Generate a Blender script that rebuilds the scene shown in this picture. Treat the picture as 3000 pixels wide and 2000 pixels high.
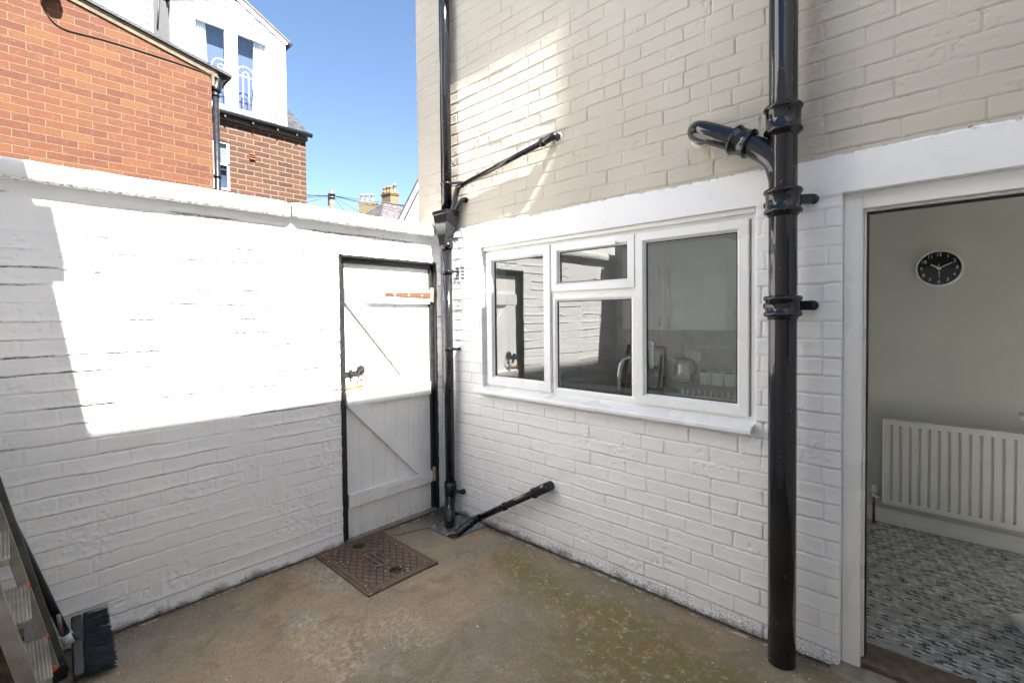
import bpy, math, random
import numpy as np
from mathutils import Vector, Matrix
R = math.radians
for o in list(bpy.data.objects): bpy.data.objects.remove(o)
SC = bpy.context.scene
COL = SC.collection

# ------------------------------------------------------------------ camera, sky, sun, exposure
cam = bpy.data.cameras.new('camera'); camo = bpy.data.objects.new('camera', cam); COL.objects.link(camo)
cam.sensor_width = 36; cam.lens = 16.782; cam.shift_y = -0.0149; cam.shift_x = 0.00025
cam.clip_start = .02; cam.clip_end = 2000
F_ = Vector((-.68360, .72948, -.02333)); U_ = Vector((-.00847, .02403, .99968)); R_ = F_.cross(U_).normalized()
camo.matrix_world = Matrix(((R_.x, U_.x, -F_.x, 2.96535), (R_.y, U_.y, -F_.y, -2.36569), (R_.z, U_.z, -F_.z, 1.5), (0, 0, 0, 1)))
SC.camera = camo
SUN = Vector((.76, -.154, 1.)).normalized()
sl = bpy.data.lights.new('sun', 'SUN'); sl.energy = 5.0; sl.angle = R(.53); sl.color = (1, .955, .89)
so = bpy.data.objects.new('sun', sl); COL.objects.link(so); so.rotation_euler = SUN.to_track_quat('Z', 'Y').to_euler()
W = bpy.data.worlds.new('World'); SC.world = W; W.use_nodes = True
nt = W.node_tree; nt.nodes.clear()
sky = nt.nodes.new('ShaderNodeTexSky'); sky.sky_type = 'NISHITA'; sky.sun_disc = False
sky.sun_elevation = math.asin(SUN.z); sky.sun_rotation = math.atan2(SUN.x, SUN.y); sky.air_density = 1.0; sky.dust_density = .25; sky.ozone_density = 2.6
bg = nt.nodes.new('ShaderNodeBackground'); bg.inputs[1].default_value = .049
ow = nt.nodes.new('ShaderNodeOutputWorld'); nt.links.new(sky.outputs[0], bg.inputs[0]); nt.links.new(bg.outputs[0], ow.inputs[0])
SC.view_settings.view_transform = 'Standard'; SC.view_settings.look = 'None'
SC.view_settings.exposure = 2.47; SC.view_settings.gamma = 1
SC.render.engine = 'CYCLES'; SC.cycles.max_bounces = 10; SC.cycles.diffuse_bounces = 7; SC.cycles.transparent_max_bounces = 12

# ------------------------------------------------------------------ material helpers
class NG:
    def __init__(s, name):
        s.m = bpy.data.materials.new(name); s.m.use_nodes = True
        s.t = s.m.node_tree; s.b = s.t.nodes['Principled BSDF']; s.pos = None
    def n(s, typ, **kw):
        nd = s.t.nodes.new('ShaderNode' + typ)
        for k, v in kw.items(): setattr(nd, k, v)
        return nd
    def l(s, a, b): s.t.links.new(a, b)
    def put(s, sock, v):
        if hasattr(v, 'is_linked') or isinstance(v, bpy.types.NodeSocket): s.l(v, sock)
        else:
            if isinstance(v, (tuple, list)) and len(v) == 3 and sock.type == 'RGBA': v = (*v, 1)
            sock.default_value = v
    def P(s, obj=False):
        if s.pos is None:
            s.pos = s.n('TexCoord').outputs['Object'] if obj else s.n('NewGeometry').outputs['Position']
        return s.pos
    def math(s, op, a, b=0., c=0., clamp=False):
        nd = s.n('Math', operation=op, use_clamp=clamp)
        s.put(nd.inputs[0], a); s.put(nd.inputs[1], b); s.put(nd.inputs[2], c); return nd.outputs[0]
    def sep(s, v=None):
        nd = s.n('SeparateXYZ'); s.l(v or s.P(), nd.inputs[0]); return nd.outputs
    def comb(s, x, y, z=0.):
        nd = s.n('CombineXYZ'); s.put(nd.inputs[0], x); s.put(nd.inputs[1], y); s.put(nd.inputs[2], z); return nd.outputs[0]
    def noise(s, scale, detail=3, rough=.55, vec=None, dist=0.):
        nd = s.n('TexNoise'); s.l(vec or s.P(), nd.inputs['Vector'])
        nd.inputs['Scale'].default_value = scale; nd.inputs['Detail'].default_value = detail
        nd.inputs['Roughness'].default_value = rough; nd.inputs['Distortion'].default_value = dist
        return nd.outputs['Fac']
    def vor(s, scale, feature='F1', vec=None, out='Distance', rnd=1.):
        nd = s.n('TexVoronoi', feature=feature); s.l(vec or s.P(), nd.inputs['Vector']); nd.inputs['Scale'].default_value = scale
        nd.inputs['Randomness'].default_value = rnd
        return nd.outputs[out]
    def map(s, v, a, b, c=0., d=1., smooth=True):
        nd = s.n('MapRange'); nd.interpolation_type = 'SMOOTHSTEP' if smooth else 'LINEAR'
        s.put(nd.inputs[0], v)
        for i, x in enumerate((a, b, c, d)): nd.inputs[i + 1].default_value = x
        return nd.outputs[0]
    def mix(s, f, a, b, mode='MIX'):
        nd = s.n('Mix', data_type='RGBA', blend_type=mode)
        s.put(nd.inputs[0], f); s.put(nd.inputs[6], a); s.put(nd.inputs[7], b); return nd.outputs[2]
    def ramp(s, v, stops, interp='LINEAR'):
        nd = s.n('ValToRGB'); nd.color_ramp.interpolation = interp; e = nd.color_ramp.elements
        while len(e) < len(stops): e.new(.5)
        for i, (p, c) in enumerate(stops): e[i].position = p; e[i].color = (*c, 1)
        s.put(nd.inputs[0], v); return nd.outputs[0]
    def bump(s, h, strength=.5, dist=.002, normal=None):
        nd = s.n('Bump'); nd.inputs['Strength'].default_value = strength; nd.inputs['Distance'].default_value = dist
        s.put(nd.inputs['Height'], h)
        if normal: s.l(normal, nd.inputs['Normal'])
        s.l(nd.outputs[0], s.b.inputs['Normal']); return nd.outputs[0]
    def attr(s, name):
        nd = s.n('Attribute'); nd.attribute_name = name; return nd.outputs['Fac']
    def out(s, col=None, rough=None, metal=None, coat=None, spec=None):
        if col is not None: s.put(s.b.inputs['Base Color'], col)
        if rough is not None: s.put(s.b.inputs['Roughness'], rough)
        if metal is not None: s.put(s.b.inputs['Metallic'], metal)
        if coat is not None: s.b.inputs['Coat Weight'].default_value = coat; s.b.inputs['Coat Roughness'].default_value = .06
        if spec is not None: s.b.inputs['Specular IOR Level'].default_value = spec
        return s.m
MT = {}
def simple(name, col, rough=.5, metal=0., nscale=40, amt=.12, bump=.15, coat=None, bd=.001):
    g = NG(name); g.P(True); nz = g.noise(nscale, 4)
    dark = tuple(c * (1 - amt) for c in col); lite = tuple(min(1, c * (1 + amt * .6)) for c in col)
    c = g.mix(g.map(nz, .3, .7), dark, lite)
    g.bump(g.noise(nscale * 4, 3), bump, bd)
    MT[name] = g.out(c, g.map(nz, .3, .7, rough * .85, min(1, rough * 1.15)), metal, coat); return MT[name]

# painted brick of the house: white below, cream above, mildew at the foot
def painted(name, cream=False, foot=.22):
    g = NG(name); x, y, z = g.sep()
    n1 = g.noise(1.3, 4); n2 = g.noise(9, 5, .6); n3 = g.noise(60, 4, .6); n4 = g.noise(26, 3)
    white = g.mix(g.map(n1, .3, .7), (.84, .84, .845), (.88, .88, .875))
    if cream:
        edge = g.math('ADD', z, g.math('MULTIPLY', g.math('SUBTRACT', n4, .5), .02))
        edge = g.math('ADD', edge, g.math('MULTIPLY', g.math('SUBTRACT', g.noise(2.2, 2), .5), .05))
        f = g.map(edge, 2.141, 2.147)
        cr = g.mix(g.map(n1, .3, .7), (.50, .455, .38), (.555, .51, .43))
        white = g.mix(f, white, cr)
        near = g.math('MULTIPLY', g.map(edge, 2.130, 2.143), g.map(edge, 2.158, 2.145))
        sp = g.math('MULTIPLY', near, g.map(g.noise(38, 4, .7), .57, .64))
        white = g.mix(g.math('MULTIPLY', sp, .8), white, (.10, .09, .075))
        # rust run to the right of the stack
        rx = g.math('MULTIPLY', g.map(x, 2.47, 2.50), g.map(x, 2.60, 2.52)); rz = g.map(z, 2.25, 2.62)
        ru = g.math('MULTIPLY', g.math('MULTIPLY', rx, rz), g.map(g.noise(30, 5, .65), .35, .75))
        white = g.mix(g.math('MULTIPLY', ru, .42), white, (.30, .15, .075))
    # soft grime, small dark flecks, joints darkened for dirt and painted ledge shadow
    white = g.mix(g.math('MULTIPLY', g.map(n2, .52, .8), .18), white, (.50, .48, .44))
    fl = g.map(g.vor(17), .05, .028)
    fl = g.math('MULTIPLY', fl, g.map(g.noise(3.1, 2), .5, .6))
    white = g.mix(g.math('MULTIPLY', fl, .75), white, (.09, .08, .07))
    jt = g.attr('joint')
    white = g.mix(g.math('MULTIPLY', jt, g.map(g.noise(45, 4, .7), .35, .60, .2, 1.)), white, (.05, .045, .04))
    h = g.math('ADD', z, g.math('MULTIPLY', g.math('SUBTRACT', n2, .5), .12))
    low = g.map(h, foot, -.01)
    mil = g.math('MULTIPLY', g.math('POWER', low, 1.6), g.map(g.noise(150, 4, .75), .50, .57))
    white = g.mix(g.math('MULTIPLY', mil, .9), white, (.075, .068, .055))
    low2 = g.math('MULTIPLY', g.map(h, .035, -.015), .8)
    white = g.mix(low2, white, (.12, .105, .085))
    g.bump(g.math('ADD', g.math('MULTIPLY', n3, .6), g.math('MULTIPLY', g.noise(170, 3, .6), .4)), .55, .0028)
    return g.out(white, .62, spec=.35)
MT['house_paint'] = painted('house_paint', True, .14); MT['wall_paint'] = painted('wall_paint', False, .05)

def concrete_yard():
    g = NG('yard_concrete'); x, y, z = g.sep()
    n1 = g.noise(1.1, 5, .6, dist=.4); n2 = g.noise(5, 6, .65, dist=.6); n3 = g.noise(34, 5, .7); n4 = g.noise(140, 4, .7)
    c = g.mix(g.map(n1, .38, .60), (.30, .225, .15), (.22, .19, .145))
    c = g.mix(g.math('MULTIPLY', g.map(n2, .50, .66), .5), c, (.37, .29, .205))
    c = g.mix(g.math('MULTIPLY', g.map(n2, .47, .34), .55), c, (.145, .118, .085))
    c = g.mix(g.math('MULTIPLY', g.map(g.noise(1.9, 5, .65), .56, .66), .7), c, (.245, .225, .20))
    c = g.mix(g.math('MULTIPLY', g.map(g.noise(3.1, 6, .7, dist=1.), .54, .62), .5), c, (.15, .13, .06))
    c = g.mix(g.math('MULTIPLY', g.map(g.noise(85, 4, .7), .52, .66), .22), c, (.46, .39, .29))
    c = g.mix(g.math('MULTIPLY', g.map(g.noise(70, 5, .75), .48, .38), .35), c, (.10, .078, .055))
    lp = g.math('MULTIPLY', g.attr('pale'), g.map(g.noise(38, 7, .85), .50, .56)); c = g.mix(g.math('MULTIPLY', lp, .5), c, (.56, .49, .38))
    ms = g.attr('moss'); mm = g.math('MULTIPLY', ms, g.map(g.noise(13, 6, .75), .36, .50))
    c = g.mix(g.math('MULTIPLY', mm, .85), c, (.16, .128, .040))
    mm2 = g.math('MULTIPLY', ms, g.map(g.noise(24, 6, .75), .54, .66)); c = g.mix(g.math('MULTIPLY', mm2, .8), c, (.40, .36, .26))
    c = g.mix(g.math('MULTIPLY', g.map(g.vor(40), .13, .07), .7), c, (.07, .055, .04))
    c = g.mix(g.math('MULTIPLY', g.map(n4, .35, .25), .5), c, (.08, .065, .05))
    c = g.mix(g.math('MULTIPLY', g.map(g.noise(11, 5, .7), .56, .66), .35), c, (.30, .15, .085))
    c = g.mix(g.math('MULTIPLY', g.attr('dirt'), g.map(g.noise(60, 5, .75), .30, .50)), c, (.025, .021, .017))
    wl = g.math('MULTIPLY', g.attr('rim'), g.map(g.noise(14, 6, .8), .50, .60)); c = g.mix(g.math('MULTIPLY', wl, .6), c, (.72, .71, .68))
    c = g.mix(g.attr('crack'), c, (.03, .025, .02))
    # splashes of white paint: small drops, denser near the walls
    nv = g.n('TexNoise'); g.l(g.P(), nv.inputs['Vector']); nv.inputs['Scale'].default_value = 60
    wv = g.n('VectorMath', operation='MULTIPLY_ADD'); g.l(nv.outputs['Color'], wv.inputs[0]); wv.inputs[1].default_value = (.008, .008, .008); g.l(g.P(), wv.inputs[2])
    dens = g.attr('paint')
    for sc, r0, th in ((24, .085, .58), (60, .13, .66), (7, .042, .52)):
        vd = g.n('TexVoronoi', feature='F1'); g.l(wv.outputs[0], vd.inputs['Vector']); vd.inputs['Scale'].default_value = sc
        rr = g.sep(vd.outputs['Color'])[0]
        dot = g.math('MULTIPLY', g.map(vd.outputs['Distance'], r0, r0 * .75), g.math('GREATER_THAN', g.math('ADD', rr, dens), th + .35))
        c = g.mix(g.math('MULTIPLY', dot, .85), c, (.72, .71, .68))
    hh = g.math('ADD', g.math('MULTIPLY', n3, .6), g.math('MULTIPLY', n4, .5))
    g.bump(hh, .7, .004)
    return g.out(c, g.map(n2, .3, .7, .55, .8), spec=.3)
MT['yard'] = concrete_yard()

def brick_mat(name, c1, c2, c3, mortar, course, length, msize, axis='y', rough=.8, spot=None, distort=.006, bd=.006, off=(0, 0), pink=False):
    g = NG(name); x, y, z = g.sep()
    nv = g.n('TexNoise'); g.l(g.P(), nv.inputs['Vector']); nv.inputs['Scale'].default_value = 22; nv.inputs['Detail'].default_value = 3
    nd = g.sep(nv.outputs['Color'])
    u = y if axis == 'y' else (x if axis == 'x' else g.math('ADD', x, y))
    u = g.math('ADD', g.math('ADD', u, off[0]), g.math('MULTIPLY', g.math('SUBTRACT', nd[0], .5), distort * 2))
    v = g.math('ADD', g.math('ADD', z, off[1]), g.math('MULTIPLY', g.math('SUBTRACT', nd[1], .5), distort * 2))
    b = g.n('TexBrick'); g.l(g.comb(u, v), b.inputs['Vector']); b.inputs['Scale'].default_value = 1
    b.offset = .5; b.inputs['Color1'].default_value = (0, 0, 0, 1); b.inputs['Color2'].default_value = (1, 1, 1, 1); b.inputs['Mortar'].default_value = (.5, .5, .5, 1)
    b.inputs['Mortar Size'].default_value = msize; b.inputs['Mortar Smooth'].default_value = .25
    b.inputs['Brick Width'].default_value = length; b.inputs['Row Height'].default_value = course; b.inputs['Bias'].default_value = 0
    col = g.ramp(b.outputs['Color'], [(0, c1), (.38, c2), (.62, tuple(.5 * (p + q) for p, q in zip(c2, c1))), (1, c3)])
    n2 = g.noise(14, 6, .65); n3 = g.noise(70, 5, .7)
    if pink: col = g.mix(g.math('MULTIPLY', g.map(g.noise(26, 4, .7), .55, .68), .45), col, (.17, .095, .078))
    col = g.mix(g.math('MULTIPLY', g.map(n2, .5, .75), .45), col, tuple(min(1, v * 1.5) for v in c2))
    col = g.mix(g.math('MULTIPLY', g.map(n3, .48, .3), .35), col, tuple(v * .35 for v in c1))
    if spot: col = g.mix(g.math('MULTIPLY', g.map(g.noise(18, 6, .8), .52, .6), .7), col, spot)
    mo = g.mix(g.map(n3, .3, .7), tuple(v * .75 for v in mortar), mortar)
    col = g.mix(b.outputs['Fac'], col, mo)
    h = g.math('SUBTRACT', g.math('MULTIPLY', n3, .25), b.outputs['Fac'])
    g.bump(h, .9, bd)
    return g.out(col, rough, spec=.25)
MT['red_brick'] = brick_mat('red_brick', (.098, .036, .024), (.128, .050, .025), (.145, .066, .028), (.19, .14, .085), .0776, .235, .0050, off=(.03, .02), distort=.005, pink=True, bd=.010)
MT['old_brick'] = brick_mat('old_brick', (.052, .027, .019), (.090, .044, .029), (.115, .052, .030), (.22, .165, .115), .080, .235, .009, spot=(.06, .045, .04), distort=.012, bd=.012)
MT['buff_brick'] = brick_mat('buff_brick', (.16, .12, .068), (.22, .17, .10), (.25, .20, .12), (.12, .095, .065), .090, .26, .012, axis='xy', spot=(.20, .14, .09), distort=.012, bd=.01)
MT['back_brick'] = brick_mat('back_brick', (.26, .10, .06), (.32, .13, .07), (.36, .15, .08), (.36, .30, .22), .078, .240, .010, axis='xy')
simple('upvc', (.85, .85, .84), .28, nscale=3, amt=.03, bump=.04)
simple('upvc_cream', (.83, .825, .79), .30, nscale=3, amt=.04, bump=.04)
simple('gasket', (.012, .012, .013), .5)
simple('wood_white', (.78, .78, .77), .5, nscale=25, amt=.06, bump=.35, bd=.002)
simple('frame_black', (.022, .022, .021), .38, nscale=30, amt=.4, bump=.6, bd=.003)
simple('pale_render', (.62, .60, .56), .8, nscale=20)
simple('clap', (.82, .82, .82), .5, nscale=5, amt=.03)
simple('slate', (.042, .045, .052), .6, nscale=10, amt=.4, bump=.6, bd=.01)
simple('old_slate', (.085, .072, .076), .7, nscale=6, amt=.5, bump=.6, bd=.02)
simple('lead', (.05, .052, .055), .55)
simple('old_timber', (.14, .11, .07), .8, nscale=18, amt=.4, bump=.5)
simple('fascia_dark', (.05, .045, .04), .6)
simple('grey_stone', (.18, .16, .14), .85, nscale=12, amt=.3, bump=.5, bd=.01)
simple('terracotta', (.26, .11, .05), .8, nscale=10, amt=.2)
simple('pot_buff', (.30, .26, .19), .8, nscale=10, amt=.25)
simple('black_plastic', (.014, .015, .018), .34, nscale=20, amt=.2, bump=.03)
simple('cable', (.02, .018, .016), .6)
simple('rust', (.16, .058, .024), .75, nscale=60, amt=.5, bump=.6)
simple('rust_paint', (.60, .42, .30), .7, nscale=45, amt=.45, bump=.6)
simple('iron_dark', (.075, .07, .065), .45, .7, nscale=60, amt=.5, bump=.6)
simple('brass_worn', (.55, .30, .10), .5, .3, nscale=60, amt=.4, bump=.5)
simple('interior_wall', (.60, .60, .555), .8, nscale=3, amt=.05, bump=.1)
simple('ceiling', (.7, .7, .68), .8, nscale=3, amt=.05)
simple('radiator_paint', (.68, .68, .65), .38, nscale=4, amt=.04, bump=.05)
simple('skirting', (.84, .84, .82), .4, nscale=4, amt=.04, bump=.05)
simple('chrome', (.75, .75, .76), .12, 1., nscale=10, amt=.05, bump=.03)
simple('copper', (.22, .09, .055), .4, .7, nscale=30, amt=.4)
simple('clock_face', (.012, .012, .014), .07, nscale=10)
simple('clock_white', (.72, .72, .72), .4, nscale=10, amt=.03)
simple('clock_rim', (.78, .78, .78), .4, .0, nscale=10, amt=.04)
simple('cupboard_white', (.74, .75, .74), .3, nscale=3, amt=.03)
simple('worktop', (.12, .115, .11), .35, nscale=60, amt=.3)
simple('steel', (.55, .55, .56), .28, .95, nscale=6, amt=.1)
simple('ceramic', (.80, .80, .78), .2, nscale=5, amt=.03)
simple('grey_tile', (.46, .46, .45), .3, nscale=8, amt=.12)
simple('sill_wood', (.125, .09, .062), .6, nscale=25, amt=.4, bump=.5, bd=.003)
simple('aluminium', (.36, .34, .30), .42, .6, nscale=12, amt=.25, bump=.2)
simple('aluminium_dark', (.13, .14, .12), .5, .5, nscale=12, amt=.3, bump=.2)
simple('orange_plastic', (.75, .11, .02), .4, nscale=20, amt=.15)
simple('broom_plastic', (.02, .03, .03), .45, nscale=20, amt=.3)
simple('bristle', (.012, .022, .036), .5, nscale=20, amt=.4)
simple('label_white', (.6, .6, .6), .5, nscale=40, amt=.3)
simple('deck_wood', (.17, .125, .08), .8, nscale=20, amt=.45, bump=.6, bd=.004)
simple('curtain', (.80, .80, .80), .8, nscale=6, amt=.03)
simple('room_sky_tint', (.085, .125, .21), .8)  # sky reflection of the far panes painted as blue into the backing
simple('blind', (.62, .68, .70), .6)
simple('gully_paint', (.26, .27, .29), .35, nscale=22, amt=.6, bump=.6, bd=.004)
simple('mortar_step', (.24, .21, .17), .75, nscale=18, amt=.35, bump=.6, bd=.004)
simple('pole_wood', (.12, .10, .078), .9, nscale=10, amt=.4)
simple('tarmac', (.06, .06, .06), .9, nscale=30)
simple('plaster_hole', (.02, .02, .02), .9)
def gate_paint():
    g = NG('gate_paint'); x, y, z = g.sep(); n1 = g.noise(4, 4); sv = g.n('VectorMath', operation='MULTIPLY'); g.l(g.P(), sv.inputs[0]); sv.inputs[1].default_value = (60, 60, 3)
    st = g.noise(1, 5, .7, vec=sv.outputs[0])
    c = g.mix(g.map(n1, .3, .7), (.80, .80, .795), (.86, .86, .85))
    c = g.mix(g.math('MULTIPLY', g.map(st, .5, .72), .22), c, (.52, .50, .46))
    low = g.map(g.math('ADD', z, g.math('MULTIPLY', g.math('SUBTRACT', n1, .5), .10)), .10, -.02)
    c = g.mix(g.math('MULTIPLY', low, g.map(g.noise(70, 5, .75), .48, .72)), c, (.16, .145, .12))
    c = g.mix(g.math('MULTIPLY', g.map(g.vor(13), .045, .03), g.map(g.noise(2.7, 2), .5, .56)), c, (.12, .09, .07))
    g.bump(g.math('ADD', st, g.math('MULTIPLY', g.noise(40, 4), .5)), .45, .003); MT['gate_paint'] = g.out(c, .5)
gate_paint()
def stack_paint():
    g = NG('gloss_black'); n1 = g.noise(38, 4, .6); n2 = g.noise(9, 3)
    fl = g.math('MULTIPLY', g.map(g.vor(30), .07, .04), .75)
    c = g.mix(fl, (.0105, .011, .013), (.5, .5, .49))
    g.bump(g.math('ADD', g.math('MULTIPLY', n1, .35), n2), .30, .0030)
    return g.out(c, g.map(n1, .3, .8, .05, .12), spec=.55)
MT['gloss_black'] = stack_paint()
def manhole_mat():
    g = NG('rusty_iron'); n1 = g.noise(5, 5, .65); n2 = g.noise(50, 5, .7)
    c = g.mix(g.map(n1, .35, .65), (.155, .088, .058), (.105, .078, .054))
    c = g.mix(g.math('MULTIPLY', g.map(g.noise(7, 4), .52, .7), .7), c, (.05, .043, .034))
    c = g.mix(g.math('MULTIPLY', g.map(n2, .5, .7), .4), c, (.20, .15, .105))
    c = g.mix(g.math('MULTIPLY', g.attr('groove'), .82), c, (.028, .022, .017))
    vd = g.n('TexVoronoi', feature='F1'); g.l(g.P(), vd.inputs['Vector']); vd.inputs['Scale'].default_value = 42
    rr = g.sep(vd.outputs['Color'])[0]
    dot = g.math('MULTIPLY', g.map(vd.outputs['Distance'], .17, .12), g.math('GREATER_THAN', rr, .60))
    c = g.mix(dot, c, (.68, .68, .64))
    g.bump(n2, .6, .002)
    return g.out(c, .6, .15)
MT['rusty_iron'] = manhole_mat()
simple('iron_letter', (.035, .026, .02), .7)
def mosaic():
    g = NG('mosaic_vinyl'); x, y, z = g.sep(); w, h = .0290, .0150
    v = g.math('DIVIDE', y, h); row = g.math('FLOOR', v)
    u = g.math('ADD', g.math('DIVIDE', x, w), g.math('MULTIPLY', g.math('MODULO', g.math('ABSOLUTE', row), 2.), .5)); col = g.math('FLOOR', u)
    wn = g.n('TexWhiteNoise', noise_dimensions='2D'); g.l(g.comb(col, row), wn.inputs['Vector'])
    c = g.ramp(wn.outputs['Value'], [(0, (.26, .26, .255)), (.30, (.36, .36, .355)), (.65, (.42, .42, .41))], 'CONSTANT')
    hs = g.math('FLOOR', g.math('MULTIPLY', wn.outputs['Value'], 2.4))
    kk = g.math('MODULO', g.math('ADD', g.math('ADD', g.math('MULTIPLY', col, 2.), g.math('MULTIPLY', row, 3.)), g.math('ADD', hs, 7000.)), 7.)
    c = g.mix(g.math('COMPARE', kk, 3., .4), c, (.66, .66, .64))
    c = g.mix(g.math('COMPARE', kk, 0., .4), c, (.006, .006, .007))
    c = g.mix(g.math('MULTIPLY', g.map(g.noise(150, 4, .7), .45, .65), .22), c, (.30, .30, .30))
    fu = g.math('FRACT', u); fv = g.math('FRACT', v)
    gap = g.math('MAXIMUM', g.math('LESS_THAN', fu, .05), g.math('LESS_THAN', fv, .09))
    c = g.mix(gap, c, (.40, .40, .39))
    return g.out(c, .35)
MT['mosaic'] = mosaic()
def glassm(name, tint, k=1.0):
    m = bpy.data.materials.new(name); m.use_nodes = True; t = m.node_tree; t.nodes.clear()
    tr = t.nodes.new('ShaderNodeBsdfTransparent'); tr.inputs[0].default_value = (*tint, 1)
    gl = t.nodes.new('ShaderNodeBsdfGlossy'); gl.inputs['Roughness'].default_value = .004
    nz = t.nodes.new('ShaderNodeTexNoise'); nz.inputs['Scale'].default_value = 3.; nz.inputs['Detail'].default_value = 1
    tc = t.nodes.new('ShaderNodeNewGeometry'); t.links.new(tc.outputs['Position'], nz.inputs['Vector'])
    bp = t.nodes.new('ShaderNodeBump'); bp.inputs['Strength'].default_value = .25; bp.inputs['Distance'].default_value = .004
    t.links.new(nz.outputs['Fac'], bp.inputs['Height']); t.links.new(bp.outputs[0], gl.inputs['Normal'])
    # reflection of a thin pane, the same from either side: Schlick's curve on |cos|
    def M_(op, a, b=None):
        nd = t.nodes.new('ShaderNodeMath'); nd.operation = op
        for i_, v_ in enumerate((a, b)):
            if v_ is None: continue
            if isinstance(v_, (int, float)): nd.inputs[i_].default_value = v_
            else: t.links.new(v_, nd.inputs[i_])
        return nd.outputs[0]
    dp = t.nodes.new('ShaderNodeVectorMath'); dp.operation = 'DOT_PRODUCT'; t.links.new(tc.outputs['Incoming'], dp.inputs[0]); t.links.new(tc.outputs['True Normal'], dp.inputs[1])
    fres = M_('ADD', M_('MULTIPLY', M_('POWER', M_('SUBTRACT', 1., M_('ABSOLUTE', dp.outputs['Value'])), 5.), .96), .043)
    mu = t.nodes.new('ShaderNodeMath'); mu.operation = 'MULTIPLY'; mu.use_clamp = True; mu.inputs[1].default_value = k
    mx = t.nodes.new('ShaderNodeMixShader'); o = t.nodes.new('ShaderNodeOutputMaterial')
    t.links.new(fres, mu.inputs[0]); t.links.new(mu.outputs[0], mx.inputs[0]); t.links.new(tr.outputs[0], mx.inputs[1]); t.links.new(gl.outputs[0], mx.inputs[2]); t.links.new(mx.outputs[0], o.inputs[0])
    MT[name] = m
glassm('glass', (.78, .85, .83), 4.0)
glassm('far_glass', (.90, .93, .95), 3.0)

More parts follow.
